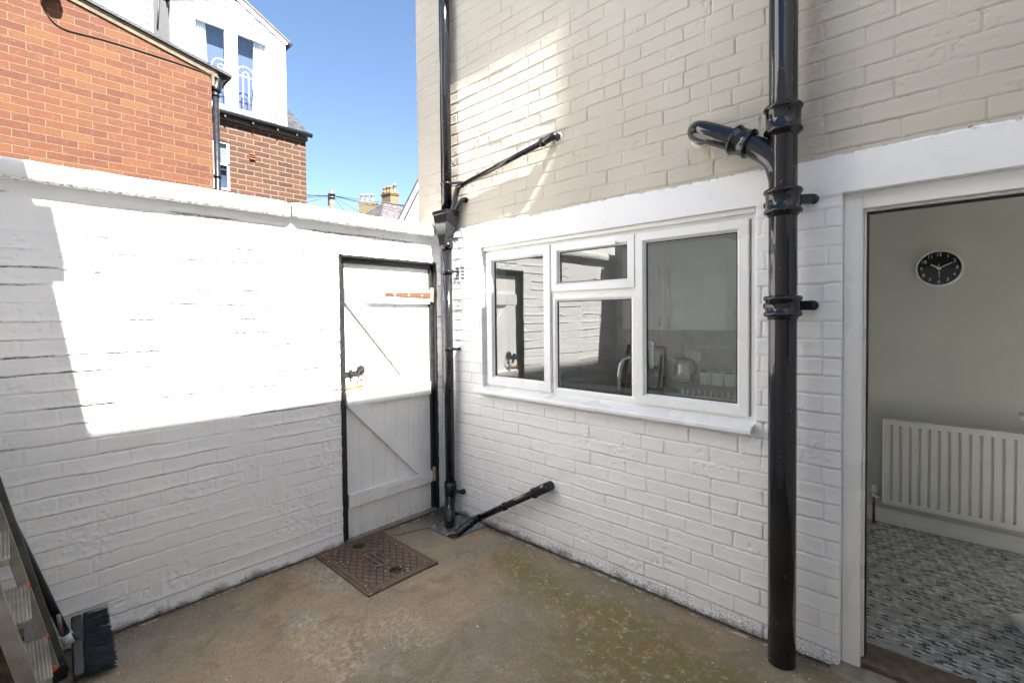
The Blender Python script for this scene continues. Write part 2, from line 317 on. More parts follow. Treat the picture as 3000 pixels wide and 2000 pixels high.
# ------------------------------------------------------------------ mesh helpers
ROOT = {}
def tag(o, label=None, cat=None, group=None, kind=None):
    if label: o['label'] = label
    if cat: o['category'] = cat
    if group: o['group'] = group
    if kind: o['kind'] = kind
    return o
def thing(name, loc, label, cat, group=None):
    o = bpy.data.objects.new(name, None); COL.objects.link(o); o.location = loc; o.empty_display_size = .1
    ROOT[o] = Vector(loc); return tag(o, label, cat, group)
def link_mesh(name, me, mat, parent, loc=None):
    o = bpy.data.objects.new(name, me); COL.objects.link(o)
    if mat: me.materials.append(MT[mat] if isinstance(mat, str) else mat)
    if parent: o.parent = parent; ROOT[o] = ROOT[parent]
    else: ROOT[o] = Vector((0, 0, 0))
    return o
class MB:
    def __init__(s): s.v = []; s.f = []; s.sm = []
    def add(s, vs, fs, smooth=False):
        k = len(s.v); s.v += [tuple(p) for p in vs]; s.f += [tuple(i + k for i in f) for f in fs]; s.sm += [smooth] * len(fs); return s
    def box(s, lo, hi):
        x0, y0, z0 = lo; x1, y1, z1 = hi
        return s.add([(x0, y0, z0), (x1, y0, z0), (x1, y1, z0), (x0, y1, z0), (x0, y0, z1), (x1, y0, z1), (x1, y1, z1), (x0, y1, z1)],
                     [(0, 3, 2, 1), (4, 5, 6, 7), (0, 1, 5, 4), (1, 2, 6, 5), (2, 3, 7, 6), (3, 0, 4, 7)])
    def bar(s, a, b, w, h, up=(0, 0, 1)):  # square bar from a to b
        a = Vector(a); b = Vector(b); d = (b - a).normalized(); u = Vector(up); r = d.cross(u).normalized(); u = r.cross(d)
        vs = [p + r * (i * w / 2) + u * (j * h / 2) for p in (a, b) for i, j in ((-1, -1), (1, -1), (1, 1), (-1, 1))]
        return s.add(vs, [(0, 1, 2, 3), (7, 6, 5, 4), (0, 4, 5, 1), (1, 5, 6, 2), (2, 6, 7, 3), (3, 7, 4, 0)])
    def prism(s, poly, a, b, axis):  # poly in the two other axes, extruded along axis from a to b
        def P(p, t):
            q = list(p); q.insert(axis, t); return q
        n = len(poly); vs = [P(p, a) for p in poly] + [P(p, b) for p in poly]
        return s.add(vs, [tuple(range(n))[::-1], tuple(range(n, 2 * n))] + [(i, (i + 1) % n, n + (i + 1) % n, n + i) for i in range(n)])
    def lathe(s, prof, c, ax=(0, 0, 1), n=32, smooth=True, cap=True):
        ax = Vector(ax).normalized(); t = Vector((1, 0, 0)) if abs(ax.x) < .9 else Vector((0, 1, 0)); u = ax.cross(t).normalized(); w = ax.cross(u); c = Vector(c)
        vs = [c + ax * h + (u * math.cos(2 * math.pi * k / n) + w * math.sin(2 * math.pi * k / n)) * r for r, h in prof for k in range(n)]
        fs = [(i * n + k, i * n + (k + 1) % n, (i + 1) * n + (k + 1) % n, (i + 1) * n + k) for i in range(len(prof) - 1) for k in range(n)]
        s.add(vs, fs, smooth)
        if cap:
            m = (len(prof) - 1) * n; k0 = len(s.v) - len(vs)
            s.f += [tuple(k0 + i for i in range(n))[::-1], tuple(k0 + m + i for i in range(n))]; s.sm += [False, False]
        return s
    def tube(s, pts, r, n=16, cap=True, closed=False):
        pts = [Vector(p) for p in pts]; N = len(pts); rr = r if isinstance(r, (list, tuple)) else [r] * N
        vs = []; prev = None
        for i, p in enumerate(pts):
            if closed: d = (pts[(i + 1) % N] - pts[i - 1]).normalized()
            else: d = (pts[min(i + 1, N - 1)] - pts[max(i - 1, 0)]).normalized()
            if prev is None: t = Vector((0, 0, 1)) if abs(d.z) < .9 else Vector((1, 0, 0)); u = d.cross(t).normalized()
            else: u = (prev - d * prev.dot(d)).normalized()
            prev = u; w = d.cross(u)
            vs += [p + (u * math.cos(2 * math.pi * k / n) + w * math.sin(2 * math.pi * k / n)) * rr[i] for k in range(n)]
        M = N if closed else N - 1
        fs = [(i * n + k, i * n + (k + 1) % n, ((i + 1) % N) * n + (k + 1) % n, ((i + 1) % N) * n + k) for i in range(M) for k in range(n)]
        s.add(vs, fs, True)
        if cap and not closed:
            k0 = len(s.v) - len(vs); s.f += [tuple(k0 + i for i in range(n))[::-1], tuple(k0 + (N - 1) * n + i for i in range(n))]; s.sm += [False, False]
        return s
    def build(s, name, mat, parent=None, bevel=0, seg=2):
        o0 = ROOT[parent] if parent else Vector((0, 0, 0))
        me = bpy.data.meshes.new(name); me.from_pydata([(x - o0.x, y - o0.y, z - o0.z) for x, y, z in s.v], [], s.f)
        me.polygons.foreach_set('use_smooth', s.sm); me.update()
        o = link_mesh(name, me, mat, parent)
        if bevel:
            b = o.modifiers.new('bevel', 'BEVEL'); b.width = bevel; b.segments = seg; b.limit_method = 'ANGLE'; b.angle_limit = R(40)
        return o
def curve(pts, n=8):  # catmull-rom through points
    P = [Vector(p) for p in pts]; P = [P[0] * 2 - P[1]] + P + [P[-1] * 2 - P[-2]]; out = []
    for i in range(1, len(P) - 2):
        for k in range(n):
            t = k / n; a, b, c, d = P[i - 1:i + 3]
            out.append(.5 * ((2 * b) + (c - a) * t + (2 * a - 5 * b + 4 * c - d) * t * t + (3 * b - a - 3 * c + d) * t ** 3))
    return out + [P[-2]]
def text_mesh(body, size, depth):
    cu = bpy.data.curves.new('txt', 'FONT'); cu.body = body; cu.size = size; cu.extrude = depth; cu.align_x = 'CENTER'; cu.align_y = 'CENTER'; cu.resolution_u = 3
    ob = bpy.data.objects.new('txt', cu); me = bpy.data.meshes.new_from_object(ob); bpy.data.objects.remove(ob); return me
def mesh_verts(me, M): return [M @ v.co for v in me.vertices], [tuple(p.vertices) for p in me.polygons]

# numpy noise and brick relief
def vnoise(x, y, cell, seed):
    rg = np.random.RandomState(seed); T = rg.rand(256, 256)
    a = x / cell; b = y / cell; i = np.floor(a).astype(int); j = np.floor(b).astype(int); fx = a - i; fy = b - j
    fx = fx * fx * (3 - 2 * fx); fy = fy * fy * (3 - 2 * fy); g = lambda p, q: T[p % 256, q % 256]
    return (g(i, j) * (1 - fx) + g(i + 1, j) * fx) * (1 - fy) + (g(i, j + 1) * (1 - fx) + g(i + 1, j + 1) * fx) * fy
def fbm(x, y, cell, seed, o=3): return sum(vnoise(x, y, cell / 2 ** k, seed + k) / 2 ** k for k in range(o)) / sum(1 / 2 ** k for k in range(o))
def sst(a, b, x):
    t = np.clip((x - a) / (b - a), 0, 1); return t * t * (3 - 2 * t)
def bricks(u, v, course, length, seed, joint=.010, depth=.004, wob=.004, fade=.0, rnd=.0014, vj=1., lip=0., lipm=None, edge=.0048, crack=0.):
    u2 = u + (vnoise(u, v, .09, seed) - .5) * wob * 1.6 + (vnoise(u, v, .02, seed + 1) - .5) * .0025
    v2 = v + (vnoise(u, v, .16, seed + 2) - .5) * wob * 1.6 + (vnoise(u, v, .025, seed + 3) - .5) * .0025
    row = np.floor(v2 / course).astype(int); rg = np.random.RandomState(seed + 9); jit = (rg.rand(512) - .5) * .035
    uu = u2 + (row % 2) * length / 2 + jit[row % 512]; c = np.floor(uu / length).astype(int)
    fu = uu - c * length; fv = v2 - row * course
    T = rg.rand(512, 512); T2 = rg.rand(512, 512) - .5; T3 = rg.rand(512, 512)
    a = T[row % 512, c % 512]; half = T3[row % 512, c % 512] > .87
    du = np.minimum(fu, length - fu); du = np.where(half, np.minimum(du, np.abs(fu - length * .45)), du)
    dv = np.minimum(fv, course - fv)
    jd = .35 + .9 * vnoise(u, v, .11, seed + 5)
    ju = sst(joint * .15, joint * .15 + edge, du); jv = sst(joint * .15, joint * .15 + edge, dv)
    prof = 1 - np.maximum((1 - ju) * vj, 1 - jv)
    if fade: jd = jd * sst(fade, fade + .25, fbm(u, v, .35, seed + 6, 3))
    h = -(1 - prof) * depth * jd + (a - .5) * rnd * 2 + T2[row % 512, c % 512] * (fv / course - .5) * rnd * 1.5
    h += (fbm(u, v, .05, seed + 12, 3) - .5) * .0022 + (fbm(u, v, .4, seed + 20, 2) - .5) * .004
    pit = vnoise(u, v, .011, seed + 30) * vnoise(u, v, .23, seed + 31)
    h += sst(.62, .82, pit) * .003 - sst(.60, .8, vnoise(u, v, .016, seed + 33) * vnoise(u, v, .19, seed + 34)) * .003
    if crack:
        cm = sst(.52, .56, fbm(u * .5 + row * 3.7, v * 0 + row * .61, .19, seed + 71, 3)) * (.35 + .65 * sst(.8, 1.0, v)); ln = cm * (1 - sst(.0038, .0068, fv + (vnoise(u, v, .012, seed + 75) - .5) * .003)); h -= crack * ln
    if lip:
        lm = sst(.44, .60, fbm(u * .55, v * 1.3, .15, seed + 41, 3)); h += lip * lm * np.clip(1 - fv / (course * .38), 0, 1) ** 1.3
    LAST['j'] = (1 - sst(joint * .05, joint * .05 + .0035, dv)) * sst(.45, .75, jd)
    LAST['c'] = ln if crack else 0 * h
    return h
LAST = {}
def grid_axis(lo, hi, step, marks):
    ms = sorted(set([lo, hi] + [m for m in marks if lo < m < hi])); out = []
    for a, b in zip(ms[:-1], ms[1:]):
        n = max(1, int(round((b - a) / step))); out += list(np.linspace(a, b, n, endpoint=False))
    return np.array(out + [hi])
def relief_mesh(name, ua, va, to3, hfun, holes, mat, parent, depth):
    """sheet over (u,v) with relief; holes get reveals 'depth' deep"""
    Ug, Vg = np.meshgrid(ua, va, indexing='ij'); H = hfun(Ug, Vg); nu, nv = Ug.shape
    co = to3(Ug.ravel(), Vg.ravel(), H.ravel())
    iu = np.arange(nu - 1); iv = np.arange(nv - 1); I, J = np.meshgrid(iu, iv, indexing='ij')
    cu = (ua[:-1] + ua[1:]) / 2; cv = (va[:-1] + va[1:]) / 2; keep = np.ones((nu - 1, nv - 1), bool)
    for (u0, u1, v0, v1) in holes: keep &= ~((cu[:, None] > u0) & (cu[:, None] < u1) & (cv[None, :] > v0) & (cv[None, :] < v1))
    I = I[keep]; J = J[keep]; idx = lambda i, j: i * nv + j
    q = np.stack([idx(I, J), idx(I + 1, J), idx(I + 1, J + 1), idx(I, J + 1)], 1)
    verts = [co]; faces = [q]; nb = len(co)
    for (u0, u1, v0, v1) in holes:
        i0, i1 = np.argmin(abs(ua - u0)), np.argmin(abs(ua - u1)); j0, j1 = np.argmin(abs(va - v0)), np.argmin(abs(va - v1))
        loop = [(i, j0) for i in range(i0, i1)] + [(i1, j) for j in range(j0, j1)] + [(i, j1) for i in range(i1, i0, -1)] + [(i0, j) for j in range(j1, j0, -1)]
        li = np.array([idx(i, j) for i, j in loop]); uu = np.array([ua[i] for i, j in loop]); vv = np.array([va[j] for i, j in loop])
        back = to3(uu, vv, np.full(len(uu), -depth)); bi = np.arange(len(li)) + nb
        verts.append(back); faces.append(np.stack([li, np.roll(li, -1), np.roll(bi, -1), bi], 1)); nb += len(back)
    co = np.concatenate(verts); q = np.concatenate(faces)
    o0 = ROOT[parent] if parent else Vector((0, 0, 0)); co = co - np.array(o0)
    me = bpy.data.meshes.new(name); me.vertices.add(len(co)); me.vertices.foreach_set('co', co.astype(np.float32).ravel())
    me.loops.add(q.size); me.loops.foreach_set('vertex_index', q.astype(np.int32).ravel())
    me.polygons.add(len(q)); me.polygons.foreach_set('loop_start', (np.arange(len(q)) * 4).astype(np.int32)); me.polygons.foreach_set('loop_total', np.full(len(q), 4, np.int32))
    me.update(calc_edges=True); me.validate()
    sm = np.ones(len(me.polygons), bool); me.polygons.foreach_set('use_smooth', sm)
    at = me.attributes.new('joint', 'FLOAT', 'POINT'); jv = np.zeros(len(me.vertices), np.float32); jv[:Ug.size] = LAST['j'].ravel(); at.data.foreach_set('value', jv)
    return link_mesh(name, me, mat, parent)
def Yw(u, v, h): return np.stack([u, -h, v], 1)      # house wall: faces -Y
def Xw(u, v, h): return np.stack([h, u, v], 1)       # garden wall: faces +X

exec_parts = []
# ================================================================== GROUND
AX = .6
def yard():
    ua = grid_axis(0, 4.2, .010, [.205, .48, .03, .658]); va = grid_axis(-3.4, .06, .010, [-.31, -.02, -1.05, -.598])
    U, V = np.meshgrid(ua, va, indexing='ij')
    H = (fbm(U, V, .8, 3, 3) - .5) * .016 + (fbm(U, V, .09, 8, 3) - .5) * .0035 - .004
    H += -.016 * np.exp(-((U - .3) ** 2 + (V + .25) ** 2) / .16) + .012 * sst(2.1, 2.7, U)
    # crack from the cover to the gully and the second crack towards the camera
    def seg(p, q, w, seed):
        d = np.array(q) - np.array(p); L = np.hypot(*d); d = d / L
        t = (U - p[0]) * d[0] + (V - p[1]) * d[1]; s = (U - p[0]) * -d[1] + (V - p[1]) * d[0] + (vnoise(t, t * 0, .05, seed) - .5) * .035
        return (1 - sst(w * .4, w, abs(s))) * ((t > 0) & (t < L))
    crack = np.maximum.reduce([seg((.12, -.56), (.205, -.30), .009, 40), seg((.68, -1.06), (.86, -1.22), .005, 41) * .3])
    H -= crack * .006
    # moss: a band along the house wall, densest towards the stack
    dline = V + .10 + .16 * (U - .5) + (fbm(U, V, .5, 50, 3) - .5) * .35
    moss = np.exp(-((dline + .12) / .16) ** 2) * sst(.6, 1.1, U) + np.exp(-((V + .60) / .34) ** 2) * sst(1.2, 2.0, U)
    moss += .45 * sst(.50, .72, fbm(U, V, .7, 52, 3)) * sst(.9, 1.8, U)
    moss = np.clip(moss, 0, 1)
    pale = np.clip(.8 * sst(.58, .72, fbm(U, V, .35, 60, 4)) * (1 - sst(-1.1, -.5, V)) + .6 * sst(.45, .6, fbm(U, V, .16, 67, 4)) * np.exp(-(((U - 1.6) / .45) ** 2 + ((V + 1.35) / .3) ** 2)) + .8 * sst(.5, .65, fbm(U, V, .2, 66, 3)) * np.exp(-((V + .22) / .12) ** 2) * sst(1.9, 2.3, U), 0, 1)
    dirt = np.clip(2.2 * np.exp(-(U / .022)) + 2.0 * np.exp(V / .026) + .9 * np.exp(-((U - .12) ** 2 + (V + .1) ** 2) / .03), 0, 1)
    paint = .12 + .32 * np.exp(-U / .35) + .30 * np.exp(V / .35) + .25 * np.exp(-((U - .1) ** 2 + (V + .1) ** 2) / .05)
    nu, nv = U.shape; co = np.stack([U.ravel(), V.ravel(), H.ravel()], 1)
    cu = (ua[:-1] + ua[1:]) / 2; cv = (va[:-1] + va[1:]) / 2; I, J = np.meshgrid(np.arange(nu - 1), np.arange(nv - 1), indexing='ij')
    keep = ~((cu[:, None] > .205) & (cu[:, None] < .48) & (cv[None, :] > -.31) & (cv[None, :] < -.02))
    keep &= ~((cu[:, None] > .03) & (cu[:, None] < .658) & (cv[None, :] > -1.05) & (cv[None, :] < -.598))
    I = I[keep]; J = J[keep]; q = np.stack([I * nv + J, (I + 1) * nv + J, (I + 1) * nv + J + 1, I * nv + J + 1], 1)
    me = bpy.data.meshes.new('yard_floor'); me.from_pydata(co.tolist(), [], q.tolist()); me.update()
    me.polygons.foreach_set('use_smooth', np.ones(len(q), bool))
    for nm, arr in (('crack', crack), ('moss', moss), ('pale', pale), ('dirt', dirt), ('paint', paint), ('rim', np.clip(np.exp(-((U - .040) / .007) ** 2) + np.exp(-((V + .045) / .008) ** 2) * (U > .5), 0, 1))):
        a = me.attributes.new(nm, 'FLOAT', 'POINT'); a.data.foreach_set('value', arr.ravel().astype(np.float32))
    o = link_mesh('yard_floor', me, 'yard', None); tag(o, kind='structure')
    g = MB(); S = 900
    # the land around, left open under the yard itself
    g.add([(-S, -S, -.30), (S, -S, -.30), (S, S, -.30), (-S, S, -.30)], [(0, 1, 2, 3)])
    tag(g.build('ground', 'tarmac'), kind='structure')
    gb = MB().box((-.26, -.86, -.2), (.004, -.05, -.004)); tag(gb.build('gateway_slab', 'mortar_step', None, .004), kind='structure')
    b = MB().box((-.0, -3.4, -.28), (4.2, .0, -.10)); tag(b.build('ground_bed', 'mortar_step'), kind='structure')
yard()

# ================================================================== THE HOUSE
WX0, WX1, WZ0, WZ1 = .456, 2.285, .965, 1.985
DX0, DX1, DZ1 = 2.611, 3.42, 1.985
house = thing('brick_house', (0, 0, 0), 'painted brick house, cream above and white below, with kitchen window and open doorway', 'house')
def house_wall():
    ua = grid_axis(-.29, 3.9, .0048, [WX0, WX1, DX0, DX1, .150, .280]); va = grid_axis(-.08, 4.3, .0048, [WZ0, WZ1, 0., DZ1, 1.755, 1.88])
    def h(U, V):
        k = bricks(U + .03, V + .012, .0776, .235, 5, depth=.0055, rnd=.0017, lip=.0022, edge=.0036)
        sm = sst(1.972, 1.985, V) * (1 - sst(2.140, 2.150, V)) * sst(.27, .30, U)          # rendered lintel band
        LAST['j'] = LAST['j'] * (1 - sm) * .30
        k = k * (1 - sm) + sm * (.005 + (fbm(U, V, .12, 77, 3) - .5) * .003)
        fl = np.exp(-((U - .27) / .07) ** 2) * sst(1.2, 1.9, V) * (1 - sst(2.15, 2.2, V))   # thick flaking paint by the pipe
        k = k + fl * (fbm(U, V, .03, 90, 3) - .5) * .012
        k = k + .007 * (1 - sst(.0, .05, V + (fbm(U, V, .2, 93, 2) - .5) * .05)) * (.5 + .8 * vnoise(U, V, .04, 95)) # mortar foot
        return k
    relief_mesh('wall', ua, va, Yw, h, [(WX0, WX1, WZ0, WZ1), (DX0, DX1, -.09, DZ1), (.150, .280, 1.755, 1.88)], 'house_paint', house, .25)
    m = MB()
    m.box((-.29, .001, 4.3), (3.9, .25, 5.0)).box((3.9, -.001, -.08), (4.2, .25, 5.0))
    m.box((-.288, .004, -.08), (-.06, 6, 5.0)).box((-.06, 5.8, -.08), (4.2, 6, 5.0)).box((4.05, .25, 2.42), (4.2, 5.8, 5.0)).box((4.05, 1.98, -.08), (4.2, 5.8, 2.42))
    m.box((-.06, .252, 2.42), (4.05, 5.8, 2.5))
    m.box((4.2, .0, -.08), (7.0, .25, 2.6)).box((7.0, .0, -.08), (7.2, 2.15, 2.6)).box((4.2, 1.98, -.08), (7.0, 2.15, 2.6))  # unseen kitchen extension, added to let sun in through its roof
    m.box((4.2, .25, 2.42), (5.35, 1.98, 2.6)).box((6.75, .25, 2.42), (7.0, 1.98, 2.6)).box((5.35, .25, 2.42), (6.75, .36, 2.6)).box((5.35, 1.86, 2.42), (6.75, 1.98, 2.6))  # roof opening added out of view so bounced sun brightens the kitchen
    w = m.build('upper_wall', 'pale_render', house)
    m = MB(); a = R(33)
    m.add([(-.4, -.24, 4.82), (4.5, -.24, 4.82), (4.5, 3., 4.82 + 3.24 * math.tan(a)), (-.4, 3., 4.82 + 3.24 * math.tan(a)), (-.4, 6.2, 4.82), (4.5, 6.2, 4.82),
           (-.4, -.24, 4.79), (4.5, -.24, 4.79), (4.5, 6.2, 4.79), (-.4, 6.2, 4.79)], [(0, 1, 2, 3), (3, 2, 5, 4), (6, 9, 8, 7), (0, 6, 7, 1), (0, 3, 4, 9, 6), (1, 7, 8, 5, 2), (4, 5, 8, 9)])
    rf = m.build('roof', 'slate', house)
    g = MB().box((-.4, -.22, 4.72), (4.2, -.14, 4.785)).build('gutter', 'black_plastic', rf)
    # air brick
    m = MB(); x0, x1, z0, z1 = .152, .278, 1.757, 1.878
    m.box((x0, -.002, z0), (x1, .03, z0 + .012)).box((x0, -.002, z1 - .012), (x1, .03, z1)).box((x0, -.002, z0 + .012), (x0 + .010, .03, z1 - .012)).box((x1 - .010, -.002, z0 + .012), (x1, .03, z1 - .012))
    m.box((.2095, -.001, z0 + .012), (.2185, .028, z1 - .012))
    for k in range(3):
        zz = z0 + .012 + (k + 1) * (z1 - z0 - .024) / 4; m.box((x0 + .010, 0, zz - .0035), (.2095, .028, zz + .0035)); m.box((.2185, 0, zz - .0035), (x1 - .010, .028, zz + .0035))
    ab = m.build('air_brick', 'house_paint', house); MB().box((x0 + .01, .09, z0), (x1 - .01, .10, z1)).build('backing', 'plaster_hole', ab)
house_wall()

def ring(m, x0, x1, z0, z1, w, y0, y1, wt=None, wb=None):
    wt = wt or w; wb = wb or w
    # four mitred members
    o = [(x0, z0), (x1, z0), (x1, z1), (x0, z1)]; i = [(x0 + w, z0 + wb), (x1 - w, z0 + wb), (x1 - w, z1 - wt), (x0 + w, z1 - wt)]
    for k in range(4):
        l = (k + 1) % 4; m.prism([o[k], o[l], i[l], i[k]], y0, y1, 1)
    return m
def bead(m, x0, x1, z0, z1, w, y0, y1):
    """sloping bead running from the face down to the glass"""
    o = [(x0, z0), (x1, z0), (x1, z1), (x0, z1)]; i = [(x0 + w, z0 + w), (x1 - w, z0 + w), (x1 - w, z1 - w), (x0 + w, z1 - w)]
    for k in range(4):
        l = (k + 1) % 4
        m.add([(o[k][0], y0, o[k][1]), (o[l][0], y0, o[l][1]), (i[l][0], y1, i[l][1]), (i[k][0], y1, i[k][1])], [(0, 1, 2, 3)])
    return m
def window():
    f = MB(); Y = .042
    ring(f, WX0 + .002, WX1 - .002, WZ0 + .012, WZ1 - .002, .03, Y, Y + .06, wt=.045, wb=.032)
    f.box((1.060, Y, 1.00), (1.074, Y + .06, 1.94)).box((1.655, Y, 1.00), (1.662, Y + .06, 1.94)).box((1.074, Y, 1.612), (1.655, Y + .06, 1.645))
    f.box((1.074, Y + .001, 1.01), (1.655, Y + .05, 1.012))
    win = f.build('window', 'upvc_cream', house, .0025)
    # head strip
    MB().box((WX0 - .035, Y - .028, WZ1 - .024), (WX1 - .012, Y - .002, WZ1 - .003)).build('head_trim', 'upvc_cream', win, .002)
    for nm, (x0, x1, z0, z1, w) in {'casement': (.478, 1.060, 1.004, 1.944, .063), 'fanlight': (1.074, 1.655, 1.645, 1.944, .055), 'casement.001': (1.662, 2.244, 1.008, 1.940, .055)}.items():
        m = MB(); ring(m, x0, x1, z0, z1, w - .012, Y - .018, Y + .04); bead(m, x0 + w - .012, x1 - w + .012, z0 + w - .012, z1 - w + .012, .012, Y - .016, Y + .006)
        m.build(nm.split('.')[0], 'upvc', win, .002)
        g = MB(); ring(g, x0 + w, x1 - w, z0 + w, z1 - w, .004, Y + .004, Y + .012); g.build('gasket', 'gasket', win)
        p = MB().add([(x0 + w, Y + .010, z0 + w), (x1 - w, Y + .010, z0 + w), (x1 - w, Y + .010, z1 - w), (x0 + w, Y + .010, z1 - w)], [(0, 1, 2, 3)]); p.build('pane', 'glass', win)
    x0, x1, z0, z1 = 1.090, 1.648, 1.012, 1.612
    m = MB(); ring(m, x0 - .016, x1 + .007, z0 - .005, z1 + .002, .018, Y - .004, Y + .05); bead(m, x0 + .002, x1 - .011, z0 + .013, z1 - .016, .012, Y - .003, Y + .006); m.build('fixed_light', 'upvc', win, .0015)
    g = MB(); ring(g, x0 + .014, x1 - .023, z0 + .025, z1 - .028, .005, Y + .004, Y + .012); g.build('gasket', 'gasket', win)
    MB().add([(x0, Y + .010, z0), (x1, Y + .010, z0), (x1, Y + .010, z1), (x0, Y + .010, z1)], [(0, 1, 2, 3)]).build('pane', 'glass', win)
    # trickle vent
    MB().prism([(Y - .036, 1.893), (Y - .018, 1.889), (Y - .018, 1.915), (Y - .034, 1.911)], 1.16, 1.545, 0).build('trickle_vent', 'upvc', win, .002)
    # sill
    s = MB().prism([(Y + .02, .998), (-.045, .972), (-.055, .962), (-.055, .945), (-.045, .942), (-.045, .955), (.0, .962), (Y + .02, .966)], WX0 - .045, WX1 - .006, 0)
    s.build('sill', 'upvc', win, .002)
    # inside: handle on the right casement, window board
    MB().box((1.70, .09, 1.30), (1.722, .112, 1.345)).box((1.702, .112, 1.19), (1.720, .126, 1.34)).build('window_handle', 'upvc', win, .003)
    MB().box((WX0 + .01, .11, .975), (WX1 - .01, .30, .995)).build('window_board', 'cupboard_white', win)
window()

def doorway():
    y0, y1 = .035, .115
    m = MB().box((DX0 + .002, y0, .02), (DX0 + .066, y1, DZ1 - .002)).box((DX0 + .066, y0, DZ1 - .068), (DX1 - .066, y1, DZ1 - .002)).box((DX1 - .066, y0, .02), (DX1 - .002, y1, DZ1 - .002))
    m.box((DX0 + .066, y0 + .028, .055), (DX0 + .074, y1, DZ1 - .068)).box((DX0 + .066, y0 + .028, DZ1 - .077), (DX1 - .066, y1, DZ1 - .068))
    df = m.build('door_frame', 'upvc_cream', house, .004)
    MB().box((DX0 + .074, y1 - .03, .055), (DX0 + .079, y1, DZ1 - .077)).box((DX0 + .074, y1 - .03, DZ1 - .084), (DX1 - .066, y1, DZ1 - .077)).build('door_seal', 'gasket', df)
    MB().prism([(.052, .0), (.052, .040), (.065, .048), (.20, .050), (.20, .0)], DX0 + .01, DX1 - .01, 0).build('threshold', 'sill_wood', df, .003)
    MB().prism([(-.075, -.02), (-.06, .012), (.052, .022), (.052, -.02)], 2.58, DX1 + .25, 0).build('doorstep', 'mortar_step', df, .008)
    # the open inward door, folded back out of the way on the right
    dr = MB().box((3.225, .125, .055), (3.268, .905, 1.90)).build('door', 'upvc', house, .003)
    MB().tube([(3.225, .84, 1.02), (3.175, .84, 1.02)], .009).tube([(3.178, .845, 1.02), (3.176, .72, 1.02)], .009).box((3.217, .815, .93), (3.225, .862, 1.10)).build('door_handle', 'chrome', dr)
doorway()

